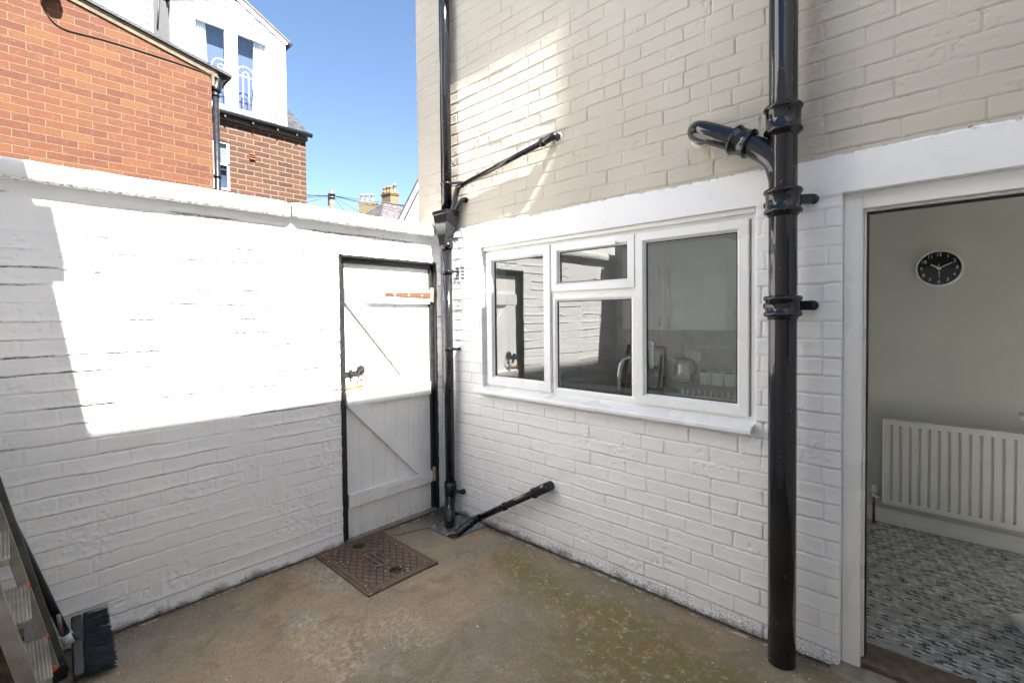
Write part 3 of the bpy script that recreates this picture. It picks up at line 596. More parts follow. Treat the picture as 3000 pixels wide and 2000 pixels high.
# ================================================================== KITCHEN
def kitchen():
    m = MB().box((-.05, .26, -.03), (6.99, 1.90, .0)); tag(m.build('kitchen_floor', 'mosaic'), kind='structure')
    m = MB().box((-.05, 1.90, -.03), (6.99, 1.975, 2.415)); m.box((-.055, .26, .0), (.0, 1.9, 2.36)); m.box((6.95, .26, 0), (6.99, 1.9, 2.41))
    # plaster lining round the two openings
    for b in (((0, .252, 0), (WX0, .262, 2.42)), ((WX0, .252, 0), (WX1, .262, WZ0)), ((WX0, .252, WZ1), (WX1, .262, 2.42)), ((WX1, .252, 0), (DX0, .262, 2.42)), ((DX0, .252, DZ1), (DX1, .262, 2.42)), ((DX1, .252, 0), (6.95, .262, 2.415))): m.box(*b)
    tag(m.build('kitchen_wall', 'interior_wall'), kind='structure')
    tag(MB().box((.0, .262, 2.36), (5.35, 1.9, 2.40)).box((6.75, .262, 2.36), (6.95, 1.9, 2.40)).build('kitchen_ceiling', 'ceiling'), kind='structure')  # gap left under the added roof opening
    m = MB().box((2.43, 1.882, 0), (4.0, 1.898, .075)).box((2.43, 1.886, .075), (4.0, 1.898, .090)).box((2.43, 1.890, .090), (4.0, 1.898, .100))
    tag(m.build('skirting_board', 'skirting', None, .002), kind='structure')
    # tiled splashback: pale grey planks with fine joints
    t = MB()
    for r in range(5):
        z0 = .905 + r * .15
        for c in range(-1, 7):
            x0 = max(0.01, c * .45 + (r % 2) * .22); x1 = min(2.40, (c + 1) * .45 + (r % 2) * .22 - .004)
            if x1 > x0 + .01: t.box((x0, 1.888, z0), (x1, 1.898, z0 + .146))
    tag(t.build('splashback', 'grey_tile'), kind='structure')
    # radiator
    rd = thing('radiator', (2.93, 1.84, .16), 'cream double ribbed panel radiator on the kitchen wall below the clock', 'radiator')
    X0, X1, z0, z1, yf = 2.588, 3.70, .165, .752, 1.80
    m = MB(); prof = []; x = X0 + .035; pts = [(X0, yf)]
    while x < X1 - .03:
        pts += [(x, yf), (x + .006, yf + .014), (x + .013, yf + .014), (x + .019, yf)]; x += .0490
    pts.append((X1, yf)); zs = [z0 + .035, z1 - .035]; n = len(pts)
    vs = [(px, py, z) for z in zs for px, py in pts]; m.add(vs, [(i, i + 1, n + i + 1, n + i) for i in range(n - 1)])
    for za, zb, s in ((z0, z0 + .035, 0), (z1 - .035, z1, 1)): m.box((X0, yf - .001, za), (X1, yf + .012, zb))
    for i in range(1, n - 3, 4):   # closed ends of the flutes
        a, b, c, d = pts[i:i + 4]
        for zz in zs: m.add([(a[0], a[1], zz), (b[0], b[1], zz), (c[0], c[1], zz), (d[0], d[1], zz)], [(0, 1, 2, 3)])
    m.build('front_panel', 'radiator_paint', rd)
    MB().box((X0, yf + .055, z0), (X1, yf + .067, z1)).build('rear_panel', 'radiator_paint', rd)
    MB().box((X0 - .004, yf - .004, z0 + .004), (X0 + .0, yf + .072, z1 + .002)).build('side_cover', 'radiator_paint', rd, .001)
    m = MB(); x = X0
    m.box((X0, yf - .003, z1 - .002), (X1, yf + .004, z1 + .004)).box((X0, yf + .064, z1 - .002), (X1, yf + .070, z1 + .004))
    while x < X1: m.box((x, yf + .004, z1), (x + .005, yf + .064, z1 + .003)); x += .016
    m.build('top_grille', 'radiator_paint', rd)
    m = MB(); m.lathe([(.0165, 0), (.0185, .01), (.0185, .03), (.015, .052), (.008, .06)], (2.535, 1.835, .215), (0, 0, 1), 20); v = m.build('valve', 'radiator_paint', rd)
    MB().tube([(2.535, 1.835, .215), (2.535, 1.835, .175)], .011).tube([(2.535, 1.835, .19), (2.588, 1.835, .19)], .008).build('valve_body', 'chrome', v)
    MB().tube([(2.535, 1.835, .175), (2.535, 1.835, .0)], .0085).build('pipe', 'copper', rd)
    # clock
    cx, cz, yy = 2.866, 1.780, 1.898
    ck = thing('wall_clock', (cx, yy, cz), 'round wall clock with black face and pale rim showing ten past ten', 'clock')
    MB().lathe([(.118, .0), (.121, .004), (.121, .022), (.117, .028), (.111, .028), (.109, .023)], (cx, yy, cz), (0, -1, 0), 64, cap=False).build('rim', 'clock_rim', ck)
    MB().lathe([(.109, .020), (.0001, .020)], (cx, yy, cz), (0, -1, 0), 64, cap=False).build('face', 'clock_face', ck)
    for k in range(1, 13):
        m = MB(); a = R(30 * k); me = text_mesh(str(k), .030, .0005)
        M = Matrix.Translation((cx + math.sin(a) * .088, yy - .0215, cz + math.cos(a) * .088)) @ Matrix.Rotation(R(90), 4, 'X'); m.add(*mesh_verts(me, M)); m.build('numeral', 'clock_white', ck)
    def hand(nm, ang, L, w, y, tail=.012):
        a = R(ang); d = Vector((math.sin(a), 0, math.cos(a))); c = Vector((cx, yy - y, cz)); MB().bar(c - d * tail, c + d * L, w, .0012, (0, 1, 0)).build(nm, 'clock_white', ck)
    hand('hour_hand', 303, .048, .008, .0235); hand('minute_hand', 63, .072, .0055, .0245); hand('second_hand', 178, .062, .002, .0255, .028)
    MB().lathe([(.006, 0), (.006, .006)], (cx, yy - .0225, cz), (0, -1, 0), 16).build('hub', 'clock_white', ck)
    # wall cupboards: one thing per unit
    def cupboard(x0, x1, hx, label, z0=1.357, z1=2.1):
        c = thing('wall_cupboard', ((x0 + x1) / 2, 1.75, z0), label, 'cupboard', 'white wall cupboards seen through the kitchen window')
        MB().box((x0 + .002, 1.632, z0), (x1 - .002, 1.888, z1)).build('carcass', 'cupboard_white', c)
        MB().box((x0 + .002, 1.612, z0 + .002), (x1 - .002, 1.630, z1)).build('cupboard_door', 'cupboard_white', c, .002)
        MB().tube([(hx, 1.585, z0 + .025), (hx, 1.585, z1 - .20)], .006, 12).tube([(hx, 1.612, z0 + .06), (hx, 1.585, z0 + .06)], .005, 8).build('handle', 'chrome', c)
    cupboard(.66, 1.085, 1.045, 'white wall cupboard with long bar handle at its right side, behind the right window pane')
    cupboard(1.087, 1.60, 1.130, 'white wall cupboard with long bar handle at its left side, above the kettle')
    # counters
    bc = thing('kitchen_counter', (1.2, 1.6, 0), 'dark worktop counter against the tiled wall carrying the kettle', 'counter')
    MB().box((.01, 1.30, .865), (2.40, 1.886, .905)).build('worktop', 'worktop', bc, .003)
    b = MB()
    MB().box((.01, 1.34, .0), (2.39, 1.886, .865)).build('base_unit', 'cupboard_white', bc)
    for k in range(4): MB().box((.02 + k * .595, 1.322, .12), (.605 + k * .595, 1.34, .855)).build('cupboard_door', 'cupboard_white', bc, .002)
    sc = thing('sink_counter', (1.2, .5, 0), 'dark worktop under the window with stainless sink and tap', 'counter')
    MB().box((.01, .27, .865), (2.40, .84, .905)).build('worktop', 'worktop', sc, .003)
    MB().box((.01, .27, 0), (2.39, .80, .865)).build('base_unit', 'cupboard_white', sc)
    m = MB(); ring(m, 0.8, 1.6, 0, 0, .02, 0, .0); m = MB()
    m.box((1.05, .33, .9055), (1.95, .79, .912)); s_ = m.build('sink', 'steel', sc, .002)
    tp = MB().tube(curve([(1.36, .36, .91), (1.36, .36, 1.10), (1.37, .38, 1.19), (1.39, .44, 1.215), (1.405, .50, 1.17), (1.41, .515, 1.10)], 8), .012, 14).build('tap', 'chrome', sc)
    # kettle
    kx, ky, kz = 1.235, 1.62, .905
    kt = thing('kettle', (kx, ky, kz), 'brushed steel jug kettle with black lid and handle on the worktop', 'kettle')
    MB().lathe([(.082, .012), (.080, .05), (.070, .15), (.060, .20)], (kx, ky, kz), n=40).build('body', 'steel', kt)
    MB().lathe([(.060, .20), (.055, .213), (.02, .222), (.012, .235), (.001, .236)], (kx, ky, kz), n=32).build('lid', 'black_plastic', kt)
    MB().lathe([(.080, 0), (.082, .014)], (kx, ky, kz), n=32).build('base', 'black_plastic', kt)
    MB().prism([(kx - .055, kz + .19), (kx - .095, kz + .20), (kx - .062, kz + .145)], ky - .018, ky + .018, 1).build('spout', 'steel', kt, .002)
    MB().tube(curve([(kx + .052, ky, kz + .195), (kx + .10, ky, kz + .185), (kx + .115, ky, kz + .12), (kx + .085, ky, kz + .05)], 8), .011, 12).build('handle', 'black_plastic', kt)
    # canisters
    def can(x, label):
        y = 1.66; c = thing('canister', (x, y, .905), label, 'canister', 'white lidded canisters on the worktop')
        MB().lathe([(.046, 0), (.048, .004), (.048, .098), (.046, .102)], (x, y, .905), n=32).build('body', 'ceramic', c)
        MB().lathe([(.047, .102), (.047, .112), (.03, .118), (.006, .120)], (x, y, .905), n=32).tube(curve([(x - .022, y, 1.022), (x - .018, y, 1.05), (x, y, 1.056), (x + .018, y, 1.05), (x + .022, y, 1.022)], 5), .003, 8).build('lid', 'steel', c)
    can(1.42, 'white canister with steel lid standing nearest the kettle'); can(1.52, 'white canister with steel lid, middle of the row'); can(1.62, 'white canister with steel lid at the right end, cut by the window frame')
    # socket
    s = thing('wall_socket', (1.22, 1.885, 1.115), 'white double power socket on the tiled wall above the kettle', 'socket')
    MB().box((1.148, 1.878, 1.07), (1.294, 1.888, 1.156)).build('plate', 'upvc', s, .002)
    for x in (1.185, 1.257):
        m = MB().box((x - .003, 1.8755, 1.108), (x + .003, 1.8785, 1.118)).box((x - .014, 1.8755, 1.09), (x - .008, 1.8785, 1.096)).box((x + .008, 1.8755, 1.09), (x + .014, 1.8785, 1.096))
        m.build('pin_holes', 'gasket', s)
    # plate rack behind the right pane
    r = MB()
    r.tube([(1.78, .335, .94), (2.16, .335, .94)], .003, 8).tube([(1.78, .50, .94), (2.16, .50, .94)], .003, 8)
    for k in range(12):
        x = 1.79 + k * .032; r.tube(curve([(x, .335, .94), (x, .34, 1.045), (x, .352, 1.055), (x, .364, 1.045), (x, .37, .94)], 3), .0022, 6)
    tag(r.build('plate_rack', 'chrome'), 'chrome wire plate rack standing on the draining board inside the window', 'rack')
    # pale plastic step at the right edge
    m = MB(); pl = [(3.155, .905), (3.175, .93), (3.195, .945), (3.215, .99), (3.26, 1.02), (3.55, 1.02), (3.55, .62), (3.30, .60)]
    m.prism(pl, .0, .05, 2); tag(m.build('plastic_tray', 'upvc', None, .012, 3), 'white plastic tray on the mosaic kitchen floor at the right edge', 'tray')
kitchen()

# ================================================================== GARDEN WALL AND GATE
GY0, GY1, GZ = -.849, -.060, 1.905
gw = thing('garden_wall', (0, -1.6, 0), 'white painted brick yard wall with thick concrete coping, half in sun', 'wall')
def garden_wall():
    ua = grid_axis(-3.4, -.002, .006, [GY0, GY1]); va = grid_axis(-.08, 2.115, .0038, [0., GZ])
    def h(U, V):
        k = bricks(U, V + .01, .0790, .245, 105, joint=.008, depth=.0045, wob=.0035, fade=.30, rnd=.0010, vj=.6, lip=.0056, crack=.014)
        LAST['j'] = LAST['j'] * (.25 + .75 * sst(.40, .58, fbm(U, V, .30, 161, 3))) * .45 + LAST['c'] * (.30 + .5 * sst(.85, 1.05, V))  # crack lines coloured dark, stronger over the sunlit height, standing in for ledge shadow
        k += (fbm(U, V, .5, 130, 2) - .5) * .007
        k += sst(.74, .86, vnoise(U, V, .022, 140)) * sst(.5, .8, vnoise(U, V, .2, 141)) * .0018 - sst(.70, .8, vnoise(U, V, .02, 150)) * sst(.5, .7, vnoise(U, V, .3, 151)) * .004
        k += .006 * (1 - sst(.0, .07, V + (fbm(U, V, .2, 143, 2) - .5) * .05)) * (.5 + .8 * vnoise(U, V, .05, 145))
        return k
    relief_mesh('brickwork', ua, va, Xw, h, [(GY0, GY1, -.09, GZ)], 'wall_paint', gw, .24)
    MB().box((-.24, -3.4, -.08), (-.02, GY0 - .02, 2.11)).box((-.24, GY1 + .012, -.08), (-.02, -.002, 2.11)).box((-.24, GY0 - .02, GZ + .03), (-.02, GY1 + .012, 2.11)).build('core', 'wall_paint', gw)
    # coping: two lengths with a broken joint between
    def coping(y0, y1, seed):
        ny = int((y1 - y0) / .012); ys = np.linspace(y0, y1, ny)
        prof = [(-.30, 2.10), (-.30, 2.17), (-.13, 2.205), (.020, 2.192), (.046, 2.178), (.056, 2.160), (.056, 2.108), (.046, 2.100), (.0, 2.104)]
        P = []; n = len(prof)
        for y in ys:
            for i, (x, z) in enumerate(prof):
                w = .0 if i in (0,) else 1.
                a = float(fbm(np.array([y]), np.array([i * .05]), .12, seed, 3)[0] - .5)
                e = 0
                dend = min(y - y0, y1 - y)
                if dend < .03: e = (.03 - dend) * .5
                P.append((x + w * a * .007 - (e if x > 0 else 0), y, z + w * a * .007 + (fbm(np.array([y]), np.array([9.]), .7, seed + 3, 2)[0] - .5) * .012 - (e * .5 if z > 2.15 else 0)))
        fs = [(k * n + i, k * n + (i + 1) % n, (k + 1) * n + (i + 1) % n, (k + 1) * n + i) for k in range(ny - 1) for i in range(n)] + [tuple(range(n))[::-1], tuple((ny - 1) * n + i for i in range(n))]
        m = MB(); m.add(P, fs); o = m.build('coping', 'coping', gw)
        o.data.polygons.foreach_set('use_smooth', [True] * (len(fs) - 2) + [False] * 2)
        return o
    g = NG('coping'); x, y, z = g.sep(); n2 = g.noise(9, 5, .65)
    c = g.mix(g.map(g.noise(2, 3), .3, .7), (.82, .82, .815), (.87, .87, .86))
    c = g.mix(g.math('MULTIPLY', g.map(g.noise(55, 5, .75), .56, .64), g.math('MULTIPLY', g.map(g.noise(3, 3), .50, .65), .8)), c, (.18, .16, .12))
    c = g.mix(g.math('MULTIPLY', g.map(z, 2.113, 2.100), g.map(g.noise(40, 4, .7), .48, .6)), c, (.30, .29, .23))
    g.bump(g.noise(50, 5, .7), .7, .006); MT['coping'] = g.out(c, .75)
    MB().box((-.28, -1.172, 2.112), (.038, -1.154, 2.165)).build('open_joint', 'plaster_hole', gw)
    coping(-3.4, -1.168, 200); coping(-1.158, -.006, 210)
garden_wall()

def gate():
    g = thing('yard_gate', (0, -.45, 0), 'white ledged and braced wooden gate in a black painted frame', 'gate')
    X = -.060; a, b = GY0 + .001, GY1 - .001; jl = .062
    # frame with lumpy black paint edge, its face almost flush with the brickwork
    def lumpy(y0, y1, z0, z1, axis, side, seed):
        m = MB(); n = 70; pts = []
        for k in range(n + 1):
            t = k / n; w = (float(fbm(np.array([t * 2.]), np.array([0.]), .05, seed, 2)[0]) - .35) * .010
            pts.append((t, max(0, w)))
        for k in range(n):
            (t0, w0), (t1, w1) = pts[k], pts[k + 1]
            if axis == 'z': q = [(y0 - (w0 if side < 0 else 0), z0 + (z1 - z0) * t0), (y1 + (w0 if side > 0 else 0), z0 + (z1 - z0) * t0), (y1 + (w1 if side > 0 else 0), z0 + (z1 - z0) * t1), (y0 - (w1 if side < 0 else 0), z0 + (z1 - z0) * t1)]
            else: q = [(y0 + (y1 - y0) * t0, z0), (y0 + (y1 - y0) * t1, z0), (y0 + (y1 - y0) * t1, z1 + w1), (y0 + (y1 - y0) * t0, z1 + w0)]
            m.prism(q, X - .04, .0065, 0)
        return m
    m = MB().box((-.11, a, 0), (-.027, a + .047, GZ)).box((-.11, b - .034, 0), (-.027, b, GZ)).box((-.11, a + .047, GZ - .044), (-.027, b - .034, GZ))
    fr = m.build('frame', 'frame_black', g, .003)
    lumpy(a - .004, a + .010, .0, GZ, 'z', -1, 5).build('paint_edge', 'frame_black', fr)
    lumpy(b - .010, b + .004, .0, GZ, 'z', 1, 7).build('paint_edge', 'frame_black', fr)
    lumpy(a - .004, b + .004, GZ - .010, GZ + .004, 'y', 0, 6).build('paint_edge', 'frame_black', fr)
    # boards
    y0, y1 = a + .048, b - .036; n = 7; w = (y1 - y0) / n; m = MB(); XF = -.046
    for k in range(n):
        m.box((XF - .02, y0 + k * w + .0006, -.02), (XF, y0 + (k + 1) * w - .0006, GZ - .046))
    bd = m.build('boards', 'gate_paint', g, .0015)
    MB().box((XF - .012, y0, -.02), (XF - .003, y1, GZ - .048)).build('board_backing', 'gate_paint', bd)
    XL = XF + .024
    MB().box((XF, y0 + .004, .895), (XL, y1 - .003, .990)).build('ledge', 'gate_paint', g, .002)
    MB().box((XF, y0 + .004, .208), (XL, y1 - .003, .300)).build('ledge', 'gate_paint', g, .002)
    MB().box((XF, y0 + .004, 1.592), (XL, y1 - .003, 1.690)).build('ledge', 'gate_paint', g, .002)
    def brace(zt, zb, x0, x1, ww):   # parallelogram from upper left down to lower right
        MB().prism([(y0 + .006, zt), (y0 + .006 + ww, zt), (x1 + ww, zb), (x1, zb)], XF, XL - .003, 0).build('brace', 'gate_paint', g, .002)
    brace(1.592, .990, 0, y1 - .20, .135); brace(.895, .300, 0, y1 - .135, .125)
    for z in (.255, .945, 1.64):
        for k in range(n):
            for dz in (-.022, .022): MB().lathe([(.0035, 0), (.003, .0012)], (XL, y0 + (k + .5) * w, z + dz), (1, 0, 0), 8).build('nail', 'rust_paint', g)
    # strap hinges
    def hinge(z, mat, rough=False):
        L = .40
        m = MB().prism([(y1 + .0, z - .022), (y1 + .0, z + .026), (y1 - L, z + .012), (y1 - L, z - .010)], XL + .0005, XL + .004, 0)
        h = m.build('hinge', mat, g, .001)
        MB().tube([(XL + .008, y1 + .004, z - .045), (XL + .008, y1 + .004, z + .055)], .0085, 12).box((XL - .002, y1 + .004, z - .05), (XL + .005, y1 + .04, z + .06)).build('knuckle', 'rust_paint', h, .001)
        for d in (.08, .20, .32): MB().lathe([(.008, 0), (.006, .003)], (XL + .004, y1 - d, z), (1, 0, 0), 12).build('screw', 'wood_white', h)
    hinge(1.655, 'rust'); hinge(.262, 'wood_white')
    # ring latch
    ly, lz = y0 + .112, 1.115
    m = MB().box((XF, y0 - .03, lz - .016), (XF + .010, ly, lz + .014)).box((XF, y0 + .03, lz - .030), (XF + .022, y0 + .048, lz + .028))
    lt = m.build('latch', 'iron_dark', g, .001)
    m = MB()
    for k in range(8):
        a_ = k * math.pi / 4; m.lathe([(.012, 0), (.010, .005)], (XF + .010, ly + math.cos(a_) * .022, lz + .020 + math.sin(a_) * .022), (1, 0, 0), 12)
    m.lathe([(.024, 0), (.022, .008)], (XF + .010, ly, lz + .020), (1, 0, 0), 20).build('rose', 'iron_dark', lt)
    def rg(cy, cz, r, tilt): return [(XF + .028 + math.sin(t) * r * tilt, cy + math.cos(t) * r, cz + math.sin(t) * r) for t in np.linspace(0, 2 * math.pi, 28, endpoint=False)]
    MB().tube(rg(ly + .006, lz - .018, .032, -.3), .0032, 10, closed=True).build('ring', 'gasket', lt)
    MB().tube(rg(ly - .002, lz - .045, .032, .1), .0028, 10, closed=True).build('ring', 'iron_dark', lt)
    # barrel bolt
    m = MB().box((XF, y0 + .008, 1.005), (XF + .004, y0 + .13, 1.040)); bo = m.build('bolt', 'wood_white', g, .001)
    MB().tube([(XF + .012, y0 - .012, 1.022), (XF + .012, y0 + .118, 1.024)], .0075, 12).tube([(XF + .012, y0 + .108, 1.022), (XF + .020, y0 + .112, .985)], .006, 10).build('bolt_bar', 'brass_worn', bo)
gate()

# ================================================================== PIPES ON THE HOUSE WALL
def stack():
    x, y, r = 2.423, -.118, .0535
    s = thing('soil_stack', (x, y, 0), 'thick glossy black cast iron soil pipe with side branch, between window and doorway', 'pipe')
    prof = [(r, z) for z in (-.03, .5, 1.0, 1.49)] + [(r, 1.95), (r, 2.3), (r, 3.2), (r, 4.9)]
    MB().lathe(prof, (x, y, 0), n=48).build('pipe', 'gloss_black', s)
    def collar(zc, h, name='socket_collar'):
        p = [(r + .001, zc - h - .012), (r + .008, zc - h), (r + .018, zc - h + .004), (r + .020, zc - h + .012), (r + .017, zc - h + .019), (r + .012, zc - h + .022), (r + .0115, zc + h - .022),
             (r + .018, zc + h - .018), (r + .021, zc + h - .010), (r + .017, zc + h - .002), (r + .006, zc + h + .001), (r + .0005, zc + h + .001)]
        return MB().lathe(p, (x, y, 0), n=48, cap=False).build(name, 'gloss_black', s)
    collar(2.300, .058); c2 = collar(1.962, .052); c1 = collar(1.525, .044, 'pipe_clip')
    for z, sides, pr in ((1.528, (-1, 1), c1), (1.975, (1, -1), c2)):
        for sd in sides:
            ex = .098 if sd > 0 else .090
            m = MB(); m.bar((x + sd * .045, -.045, z), (x + sd * (ex - .012), -.022, z), .030, .040, (0, 0, 1))
            m.lathe([(.021, 0), (.021, .018), (.017, .022)], (x + sd * (ex - .008), -.004, z), (0, -1, 0), 20).lathe([(.009, 0), (.009, .010)], (x + sd * (ex - .008), -.026, z), (0, -1, 0), 6)
            m.build('lug', 'gloss_black', pr, .003)
    rb = .0475
    pts = curve([(x - .006, y, 1.995), (x - .010, y, 2.07), (x - .035, y - .002, 2.145), (x - .10, y - .004, 2.208), (2.24, y - .006, 2.258), (2.12, y - .004, 2.325), (2.070, y + .012, 2.352), (2.045, y + .055, 2.366), (2.040, .02, 2.368)], 8)
    MB().tube(pts, rb, 32).build('branch', 'gloss_black', s)
    d = Vector((2.12 - 2.30, .002, 2.325 - 2.228)).normalized(); c = Vector((2.262, y - .005, 2.250))
    MB().lathe([(rb, -.045), (rb + .013, -.042), (rb + .016, -.036), (rb + .013, -.028), (rb + .010, -.024), (rb + .010, .018), (rb + .014, .022), (rb + .018, .030), (rb + .014, .038), (rb, .042)], c, d, 36, cap=False).build('branch_collar', 'gloss_black', s)
    MB().lathe([(rb + .016, -.002), (rb + .006, .010), (rb, .014)], (2.040, 0.004, 2.368), (0, -1, 0), 32).build('wall_collar', 'pale_render', s)
stack()
def small_pipes():
    x, y, r = .148, -.062, .034
    d = thing('downpipe', (x, y, 0), 'black rainwater downpipe in the corner beside the gate, with funnel hopper', 'pipe')
    MB().tube([(x, y, 2.22), (x, y, 3.4), (x, y, 4.75)], r + .006, 24).build('upper_pipe', 'gloss_black', d)
    MB().tube([(x, y, .17), (x, y, 1.0), (x, y, 2.06)], r + .002, 24).build('lower_pipe', 'gloss_black', d)
    # hopper: tapering square funnel, open top
    def sq(cx, cy, hx, hy, z): return [(cx - hx, cy - hy, z), (cx + hx, cy - hy, z), (cx + hx, cy + hy, z), (cx - hx, cy + hy, z)]
    lv = [sq(x, y - .01, .036, .036, 2.02), sq(x, y - .012, .038, .037, 2.06), sq(x + .004, y - .014, .080, .056, 2.250), sq(x + .004, y - .014, .084, .060, 2.254), sq(x + .004, y - .014, .084, .060, 2.280), sq(x + .004, y - .014, .078, .054, 2.280), sq(x + .004, y - .014, .074, .050, 2.24), sq(x, y - .012, .030, .030, 2.07)]
    m = MB(); vs = [p for l in lv for p in l]; m.add(vs, [(i * 4 + k, i * 4 + (k + 1) % 4, (i + 1) * 4 + (k + 1) % 4, (i + 1) * 4 + k) for i in range(len(lv) - 1) for k in range(4)])
    m.build('hopper', 'gloss_black', d, .002)
    MB().lathe([(.045, .0), (.045, .05)], (x, y, 2.0), n=24).build('collar', 'gloss_black', d)
    for z, L in ((3.90, .12), (2.485, .14), (1.83, .05), (1.25, .05)):
        m = MB().lathe([(r + .010, -.012), (r + .010, .012)], (x, y, z), n=24); m.bar((x + .03, y, z), (x + .03 + L * .6, -.004, z), .016, .016)
        m.lathe([(.013, 0), (.010, .014)], (x + .03 + L * .6, -.002, z), (0, -1, 0), 14); m.build('bracket', 'gloss_black', d)
    MB().lathe([(.044, 0), (.046, .05), (.046, .10), (.040, .105)], (x, y, .135), n=24).build('shoe_collar', 'gloss_black', d)
    MB().tube(curve([(x, y, .18), (x + .01, y - .01, .11), (x + .075, y - .07, .06), (x + .105, y - .095, .01), (x + .105, y - .095, -.035)], 8), .040, 24).build('shoe', 'gloss_black', d)
    MB().tube([(x + .03, y, .17), (x + .09, -.012, .17)], .013, 12).lathe([(.02, 0), (.02, .02)], (x + .09, 0, .17), (0, -1, 0), 12).build('lug', 'black_plastic', d)
    # upper waste pipe, from the elbow on the wall down into the hopper
    w = thing('waste_pipe', (1.15, 0, 2.56), 'thin black waste pipe sloping from a wall elbow to the funnel hopper', 'pipe')
    A = Vector((1.12, -.042, 2.578)); B = Vector((.262, -.034, 2.452))
    MB().tube([A, B], .0175, 18).build('pipe', 'gloss_black', w)
    MB().tube(curve([(1.155, .01, 2.588), (1.155, -.022, 2.588), (1.145, -.039, 2.586), (1.10, -.042, 2.576), (1.06, -.042, 2.570)], 6), .0235, 18).build('elbow', 'gloss_black', w)
    MB().lathe([(.027, -.012), (.027, .012)], (1.065, -.042, 2.570), (A - B), 18).build('socket', 'gloss_black', w)
    MB().tube(curve([(.30, -.035, 2.458), (.255, -.035, 2.448), (.235, -.040, 2.40), (.225, -.05, 2.34), (.212, -.065, 2.26)], 6), .020, 18).build('bend', 'gloss_black', w)
    MB().lathe([(.030, 0), (.031, .004), (.025, .006)], (1.155, 0.002, 2.588), (0, -1, 0), 20).build('wall_collar', 'pale_render', w)
    o = thing('overflow_elbow', (.29, 0, 2.33), 'short black elbow coming out of the wall just above the hopper', 'pipe')
    MB().tube(curve([(.300, .01, 2.350), (.295, -.025, 2.350), (.275, -.045, 2.325), (.235, -.060, 2.27)], 6), .017, 16).build('bend', 'gloss_black', o)
    MB().lathe([(.022, 0), (.022, .014)], (.300, 0.0, 2.350), (0, -1, 0), 16).build('collar', 'gloss_black', o)
    # lower waste pipe into the gully
    w = thing('waste_pipe', (.7, -.05, .2), 'thick black waste pipe running low along the wall down into the drain', 'pipe')
    A = Vector((1.03, -.055, .385)); B = Vector((.475, -.085, .055))
    MB().tube([A, B], .0225, 20).build('pipe', 'gloss_black', w)
    MB().tube(curve([(1.075, .01, .412), (1.075, -.03, .412), (1.06, -.050, .404), (1.02, -.055, .379), (.985, -.057, .358)], 6), .031, 20).build('elbow', 'gloss_black', w)
    MB().lathe([(.034, -.010), (.034, .010)], (.985, -.057, .358), (A - B), 20).build('socket', 'gloss_black', w)
    t = (.73 - B.x) / (A.x - B.x); C_ = B.lerp(A, t); MB().lathe([(.027, -.014), (.027, .014)], C_, (A - B), 20).bar(C_, (C_.x, .0, C_.z), .012, .014).build('bracket', 'gloss_black', w)
    MB().tube(curve([(.50, -.084, .070), (.465, -.088, .048), (.435, -.115, .022), (.400, -.175, -.025), (.385, -.20, -.045)], 6), .0265, 20).build('bend', 'gloss_black', w)
    MB().lathe([(.031, -.008), (.031, .008)], (.430, -.122, .016), (.035, .06, .05), 20).build('joint', 'gloss_black', w)
small_pipes()
def gully():
    x0, x1, y0, y1 = .205, .48, -.31, -.02; zb = -.075
    d = thing('drain_gully', ((x0 + x1) / 2, (y0 + y1) / 2, zb), 'sunken square drain gully with grey painted sides at the foot of the pipes', 'drain')
    m = MB(); t = .0
    o = [(x0 - .002, y0 - .002), (x1 + .002, y0 - .002), (x1 + .002, y1 + .004), (x0 - .002, y1 + .004)]; i = [(x0 + .05, y0 + .045), (x1 - .05, y0 + .045), (x1 - .05, y1 - .05), (x0 + .05, y1 - .05)]
    vs = [(p[0], p[1], -.012) for p in o] + [(p[0], p[1], zb) for p in i]
    m.add(vs, [(k, (k + 1) % 4, 4 + (k + 1) % 4, 4 + k) for k in range(4)]).add([(p[0], p[1], zb) for p in i], [(0, 1, 2, 3)])
    m.build('basin', 'gully_paint', d)
    MB().lathe([(.055, 0), (.058, .006), (.048, .008), (.046, .002)], (.345, -.20, zb + .001), n=28, cap=False).build('outlet_rim', 'rust_paint', d)
    MB().lathe([(.047, 0), (.001, 0)], (.345, -.20, zb + .002), n=28, cap=False).build('outlet', 'plaster_hole', d)
    m = MB(); rg = random.Random(4)
    for k in range(60):
        cx, cy = rg.gauss(.205, .022), rg.gauss(-.24, .04); a = rg.random() * 6.3; h = rg.uniform(.004, .012)
        m.add([(cx - .003 * math.cos(a), cy - .003 * math.sin(a), -.016), (cx + .003 * math.cos(a), cy + .003 * math.sin(a), -.016), (cx + .006 * rg.random(), cy, -.014 + h)], [(0, 1, 2)])
    g = NG('moss'); MT['moss'] = g.out((.07, .10, .02), .9)
    tag(m.build('moss', 'moss'), 'small tuft of green moss on the left lip of the drain gully', 'moss', kind='stuff')
gully()
